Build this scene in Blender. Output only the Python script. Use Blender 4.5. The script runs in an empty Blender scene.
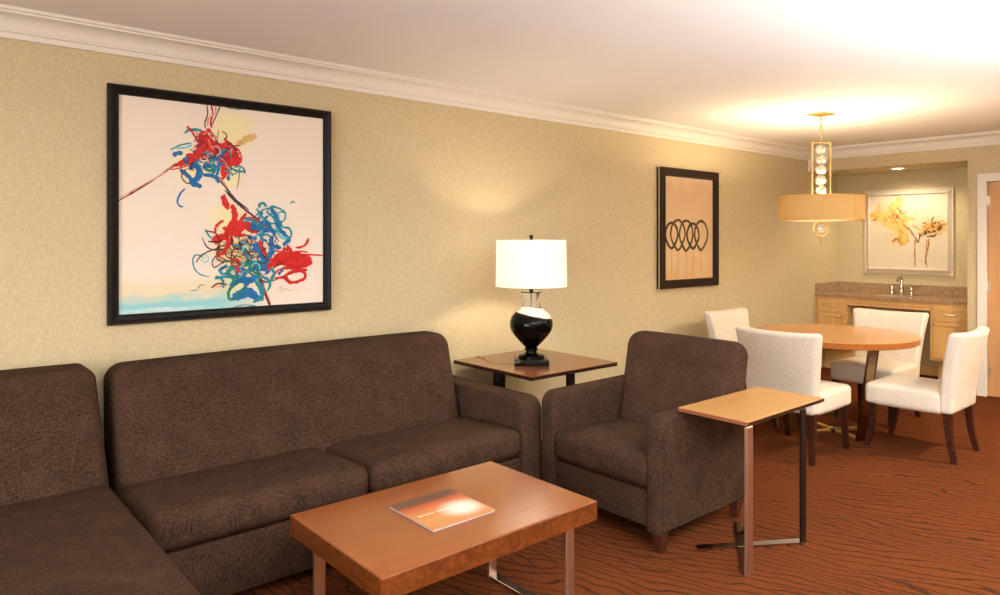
import bpy, bmesh, math, random
from math import sin, cos, pi, radians
from mathutils import Vector, Matrix

random.seed(11)
SC = bpy.context.scene
COL = SC.collection
H_EYE, YAW = 1.5, radians(49.43)
WALL_Y, BACK_X, CEIL = 3.774, 7.852, 2.505

# ------------------------------------------------------------------ colour / node helpers
def lin(c):
    c = c / 255.0
    return c / 12.92 if c <= 0.04045 else ((c + 0.055) / 1.055) ** 2.4
def rgb(r, g, b): return (lin(r), lin(g), lin(b), 1.0)

class NT:
    def __init__(s, name):
        s.m = bpy.data.materials.new(name); s.m.use_nodes = True
        s.t = s.m.node_tree; s.t.nodes.clear()
        s.out = s.t.nodes.new('ShaderNodeOutputMaterial')
        s.b = s.t.nodes.new('ShaderNodeBsdfPrincipled')
        s.t.links.new(s.b.outputs[0], s.out.inputs[0])
    def n(s, kind, **k):
        nd = s.t.nodes.new('ShaderNode' + kind)
        for a, v in k.items(): setattr(nd, a, v)
        return nd
    def put(s, sock, v):
        if hasattr(v, 'is_output') or isinstance(v, bpy.types.NodeSocket): s.t.links.new(v, sock)
        else: sock.default_value = v
    def math(s, op, a, b=0.0, c=None):
        nd = s.n('Math', operation=op); s.put(nd.inputs[0], a); s.put(nd.inputs[1], b)
        if c is not None: s.put(nd.inputs[2], c)
        return nd.outputs[0]
    def dot(s, v, w):
        nd = s.n('VectorMath', operation='DOT_PRODUCT'); s.put(nd.inputs[0], v); nd.inputs[1].default_value = w
        return nd.outputs['Value']
    def mix(s, f, a, b, mode='MIX'):
        nd = s.n('Mix', data_type='RGBA', blend_type=mode)
        s.put(nd.inputs[0], f); s.put(nd.inputs[6], a); s.put(nd.inputs[7], b)
        return nd.outputs[2]
    def obj(s): return s.n('TexCoord').outputs['Object']
    def scale(s, v, sc):
        nd = s.n('Mapping'); s.put(nd.inputs[0], v); nd.inputs['Scale'].default_value = sc
        return nd.outputs[0]
    def noise(s, v, sc, det=3.0, rough=0.55, dist=0.0):
        nd = s.n('TexNoise'); s.put(nd.inputs['Vector'], v)
        nd.inputs['Scale'].default_value = sc; nd.inputs['Detail'].default_value = det
        nd.inputs['Roughness'].default_value = rough; nd.inputs['Distortion'].default_value = dist
        return nd.outputs['Fac']
    def ramp(s, f, stops, interp='LINEAR'):
        nd = s.n('ValToRGB'); e = nd.color_ramp.elements; nd.color_ramp.interpolation = interp
        while len(e) < len(stops): e.new(0.5)
        for q, (p, c) in zip(e, stops):
            q.position = p; q.color = c if len(c) == 4 else (*c, 1)
        s.put(nd.inputs[0], f); return nd.outputs[0]
    def smooth(s, v, lo, hi, a=0.0, b=1.0):
        nd = s.n('MapRange', interpolation_type='SMOOTHSTEP'); s.put(nd.inputs[0], v)
        for i, x in enumerate((lo, hi, a, b)): nd.inputs[i + 1].default_value = x
        return nd.outputs[0]
    def bump(s, h, strength=0.3, dist=0.002):
        nd = s.n('Bump'); s.put(nd.inputs['Height'], h)
        nd.inputs['Strength'].default_value = strength; nd.inputs['Distance'].default_value = dist
        s.t.links.new(nd.outputs[0], s.b.inputs['Normal'])
    def set(s, color=None, rough=0.5, metal=0.0, spec=0.5, **k):
        if color is not None: s.put(s.b.inputs['Base Color'], color)
        s.put(s.b.inputs['Roughness'], rough); s.b.inputs['Metallic'].default_value = metal
        s.b.inputs['Specular IOR Level'].default_value = spec
        for a, v in k.items(): s.put(s.b.inputs[a], v)
        return s.m

def m_plain(name, c, rough=0.5, metal=0.0, spec=0.5, var=0.06, nscale=30, **k):
    t = NT(name); o = t.obj(); f = t.noise(o, nscale, 4)
    lo = tuple(x * (1 - var) for x in c[:3]) + (1,); hi = tuple(min(1, x * (1 + var)) for x in c[:3]) + (1,)
    return t.set(t.mix(f, lo, hi), rough, metal, spec, **k)

def m_fabric(name, dark, light, contrast=1.0, size=260, sheen=0.15, stripe=(1, 1, 0.15)):
    t = NT(name); o = t.obj()
    a = t.noise(t.scale(o, stripe), size, 2, 0.6)
    b = t.noise(t.scale(o, (stripe[2], 1, 1)), size * 0.9, 2, 0.6)
    c = t.noise(o, 9, 3); d = t.noise(o, size * 0.35, 3, 0.7)
    f = t.math('ADD', t.math('MULTIPLY', a, 0.42), t.math('MULTIPLY', b, 0.25))
    f = t.math('ADD', f, t.math('MULTIPLY', c, 0.12)); f = t.math('ADD', f, t.math('MULTIPLY', d, 0.25))
    f = t.smooth(f, 0.52 - 0.16 * contrast, 0.52 + 0.16 * contrast)
    t.bump(f, 0.35, 0.0015)
    return t.set(t.mix(f, dark, light), 0.95, 0, 0.08, **{'Sheen Weight': sheen, 'Sheen Roughness': 0.5})

def m_wood(name, dark, light, axis=0, rough=0.3, grain=1.0, spec=0.5, coat=0.0):
    t = NT(name); o = t.obj()
    sc = [9.0, 9.0, 9.0]; sc[axis] = 0.9
    v = t.scale(o, tuple(sc))
    a = t.noise(v, 2.2, 6, 0.6, 0.6); b = t.noise(v, 14, 4, 0.6); c = t.noise(o, 3.0, 3, 0.5)
    f = t.math('ADD', t.math('MULTIPLY', a, 0.5), t.math('ADD', t.math('MULTIPLY', b, 0.3), t.math('MULTIPLY', c, 0.2)))
    f = t.smooth(f, 0.5 - 0.2 / grain, 0.5 + 0.2 / grain)
    return t.set(t.mix(f, dark, light), rough, 0, spec, **{'Coat Weight': coat, 'Coat Roughness': 0.15})

def m_metal(name, c, rough=0.2):
    t = NT(name); f = t.noise(t.obj(), 40, 3)
    return t.set(c, t.math('MULTIPLY_ADD', f, 0.1, rough - 0.05), 1.0)

# ------------------------------------------------------------------ objects
def thing(name, label, cat, loc=(0, 0, 0), rz=0.0, group=None):
    o = bpy.data.objects.new(name, None); COL.objects.link(o)
    o.empty_display_size = 0.1
    o.location = loc; o.rotation_euler = (0, 0, rz)
    o['label'] = label; o['category'] = cat; o['kind'] = 'thing'
    if group: o['group'] = group
    return o

def base_loc(p):
    while p is not None and p.parent is not None: p = p.parent
    return Vector(p.location) if p is not None else Vector((0, 0, 0))

def obj(name, bm, mats, parent=None, world=False, smooth=True, auto=35, label=None):
    """Links a bmesh as ONE mesh object; world=True: the verts are in world axes and the (unrotated) parent sits at its base."""
    if world and parent is not None:
        bmesh.ops.translate(bm, verts=bm.verts, vec=-base_loc(parent))
    bmesh.ops.recalc_face_normals(bm, faces=bm.faces) if not getattr(bm, 'keep', False) else None
    me = bpy.data.meshes.new(name); bm.to_mesh(me); bm.free()
    for m in (mats if isinstance(mats, (list, tuple)) else [mats]): me.materials.append(m)
    if smooth:
        me.polygons.foreach_set('use_smooth', [True] * len(me.polygons))
        if auto: me.set_sharp_from_angle(angle=radians(auto))
    o = bpy.data.objects.new(name, me); COL.objects.link(o)
    if parent is not None: o.parent = parent
    if label: o['label'] = label
    return o

def single(o, label, cat, group=None):
    o['label'] = label; o['category'] = cat; o['kind'] = 'thing'
    if group: o['group'] = group
    return o
def struct(name, bm, m, parent=None, **k):
    o = obj(name, bm, m, parent, **k); o['kind'] = 'structure'; return o

# ------------------------------------------------------------------ shape builders (all add to a bmesh)
def B(): return bmesh.new()

def box(bm, x0, x1, y0, y1, z0, z1, bev=0.0, seg=2, mat=0):
    vs = [bm.verts.new((x, y, z)) for x in (x0, x1) for y in (y0, y1) for z in (z0, z1)]
    idx = [(0, 1, 3, 2), (4, 6, 7, 5), (0, 4, 5, 1), (2, 3, 7, 6), (0, 2, 6, 4), (1, 5, 7, 3)]
    fs = [bm.faces.new([vs[i] for i in q]) for q in idx]
    for f in fs: f.material_index = mat
    if bev > 0:
        es = {e for f in fs for e in f.edges}
        r = bmesh.ops.bevel(bm, geom=list(es), offset=bev, segments=seg, profile=0.5, affect='EDGES')
        for f in r['faces']: f.material_index = mat
    return bm

def soft(bm, x0, x1, y0, y1, z0, z1, r=0.05, puff=(0, 0, 0), n=10, warp=None, arc=5):
    """Rounded, slightly pillowed upholstery block; puff = bulge in +-x, +-y, +z ; warp(Vector)->Vector bends it."""
    lo = Vector((x0, y0, z0)); hi = Vector((x1, y1, z1)); c = (lo + hi) / 2; h = (hi - lo) / 2
    rr = [min(r, h[i] * 0.999) for i in range(3)]
    def ticks(i):
        a = [h[i] - rr[i] + rr[i] * math.tan(pi / 4 * k / arc) for k in range(arc + 1)]
        inner = h[i] - rr[i]
        mid = [-inner + 2 * inner * k / n for k in range(1, n)]
        return [-q for q in reversed(a)] + mid + a
    T = [ticks(0), ticks(1), ticks(2)]
    cache = {}
    def vert(p):
        key = tuple(round(q, 6) for q in p)
        if key in cache: return cache[key]
        q = Vector(p); inn = Vector([max(-(h[i] - rr[i]), min(h[i] - rr[i], q[i])) for i in range(3)])
        d = Vector([(q[i] - inn[i]) / rr[i] for i in range(3)])
        if d.length > 1e-9:
            d = d.normalized(); q = inn + Vector([d[i] * rr[i] for i in range(3)])
        u = [q[i] / h[i] for i in range(3)]
        fx = (1 - u[1] ** 2) * (1 - u[2] ** 2); fy = (1 - u[0] ** 4) * (1 - u[2] ** 2); fz = (1 - u[0] ** 4) * (1 - u[1] ** 2)
        q = q + Vector((puff[0] * u[0] * fx, puff[1] * u[1] * fy, puff[2] * u[2] * fz))
        w = q + c
        if warp: w = warp(w)
        v = bm.verts.new(w); cache[key] = v; return v
    for ax in range(3):
        a, b = [i for i in range(3) if i != ax]
        for sgn in (-1, 1):
            for i in range(len(T[a]) - 1):
                for j in range(len(T[b]) - 1):
                    q = []
                    for (ii, jj) in ((i, j), (i + 1, j), (i + 1, j + 1), (i, j + 1)):
                        p = [0, 0, 0]; p[ax] = sgn * h[ax]; p[a] = T[a][ii]; p[b] = T[b][jj]; q.append(vert(p))
                    if len(set(q)) == 4: bm.faces.new(q)
    return bm

def lathe(bm, prof, seg=40, c=(0, 0, 0), mat=0, cap=True, a0=0.0):
    rings = []
    for r, z in prof:
        if r < 1e-6: rings.append([bm.verts.new((c[0], c[1], c[2] + z))])
        else: rings.append([bm.verts.new((c[0] + r * cos(a0 + 2 * pi * k / seg), c[1] + r * sin(a0 + 2 * pi * k / seg), c[2] + z)) for k in range(seg)])
    for A, Bq in zip(rings, rings[1:]):
        if len(A) == 1 and len(Bq) == 1: continue
        for k in range(seg):
            k2 = (k + 1) % seg
            if len(A) == 1: f = bm.faces.new((A[0], Bq[k], Bq[k2]))
            elif len(Bq) == 1: f = bm.faces.new((A[k], A[k2], Bq[0]))
            else: f = bm.faces.new((A[k], A[k2], Bq[k2], Bq[k]))
            f.material_index = mat
    if cap:
        for R_, rev in ((rings[0], True), (rings[-1], False)):
            if len(R_) > 1: bm.faces.new(list(reversed(R_)) if rev else R_).material_index = mat
    return bm

def sphere(bm, c, r, seg=20, sz=1.0):
    n = seg // 2
    return lathe(bm, [(r * sin(pi * k / n), -r * sz * cos(pi * k / n)) for k in range(n + 1)], seg, c, cap=False)

def loft(bm, rings, close=True):
    R_ = [[bm.verts.new(p) for p in r] for r in rings]
    n = len(R_[0])
    for a, b in zip(R_, R_[1:]):
        for k in range(n): bm.faces.new((a[k], a[(k + 1) % n], b[(k + 1) % n], b[k]))
    if close: bm.faces.new(list(reversed(R_[0]))); bm.faces.new(R_[-1])
    return bm

def tube(bm, pts, r, seg=10, closed=False):
    pts = [Vector(p) for p in pts]; n = len(pts); rings = []
    up = Vector((0, 0, 1)); prev = None
    for i, p in enumerate(pts):
        t = (pts[(i + 1) % n] - pts[i - 1]) if closed else (pts[min(i + 1, n - 1)] - pts[max(i - 1, 0)])
        t.normalize()
        u = prev - t * prev.dot(t) if prev is not None else t.orthogonal()
        if u.length < 1e-6: u = t.orthogonal()
        u.normalize(); prev = u; w = t.cross(u)
        rad = r[i] if isinstance(r, (list, tuple)) else r
        rings.append([p + (u * cos(2 * pi * k / seg) + w * sin(2 * pi * k / seg)) * rad for k in range(seg)])
    if closed:
        R_ = [[bm.verts.new(q) for q in g] for g in rings]
        for i in range(n):
            a, b = R_[i], R_[(i + 1) % n]
            best = min(range(seg), key=lambda s: (a[0].co - b[s].co).length) if i == n - 1 else 0
            for k in range(seg): bm.faces.new((a[k], a[(k + 1) % seg], b[(k + 1 + best) % seg], b[(k + best) % seg]))
        return bm
    return loft(bm, rings)

def prism(bm, prof, axis, a0, a1, bev=0.0, seg=3):
    """Extrudes a closed 2-D profile along axis ('x': profile in y,z ; 'y': profile in x,z)."""
    def P3(p, a): return (a, p[0], p[1]) if axis == 'x' else (p[0], a, p[1])
    A = [bm.verts.new(P3(p, a0)) for p in prof]; C = [bm.verts.new(P3(p, a1)) for p in prof]
    n = len(prof); fs = [bm.faces.new(A), bm.faces.new(list(reversed(C)))]
    caps = list(fs)
    for k in range(n): fs.append(bm.faces.new((A[k], C[k], C[(k + 1) % n], A[(k + 1) % n])))
    bmesh.ops.recalc_face_normals(bm, faces=fs)
    if bev > 0:
        es = {e for f in caps for e in f.edges}
        bmesh.ops.bevel(bm, geom=list(es), offset=bev, segments=seg, profile=0.5, affect='EDGES')
    return bm

def arcpts(cx, cy, r, a0, a1, n=8):
    return [(cx + r * cos(radians(a0 + (a1 - a0) * k / n)), cy + r * sin(radians(a0 + (a1 - a0) * k / n))) for k in range(n + 1)]

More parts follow.
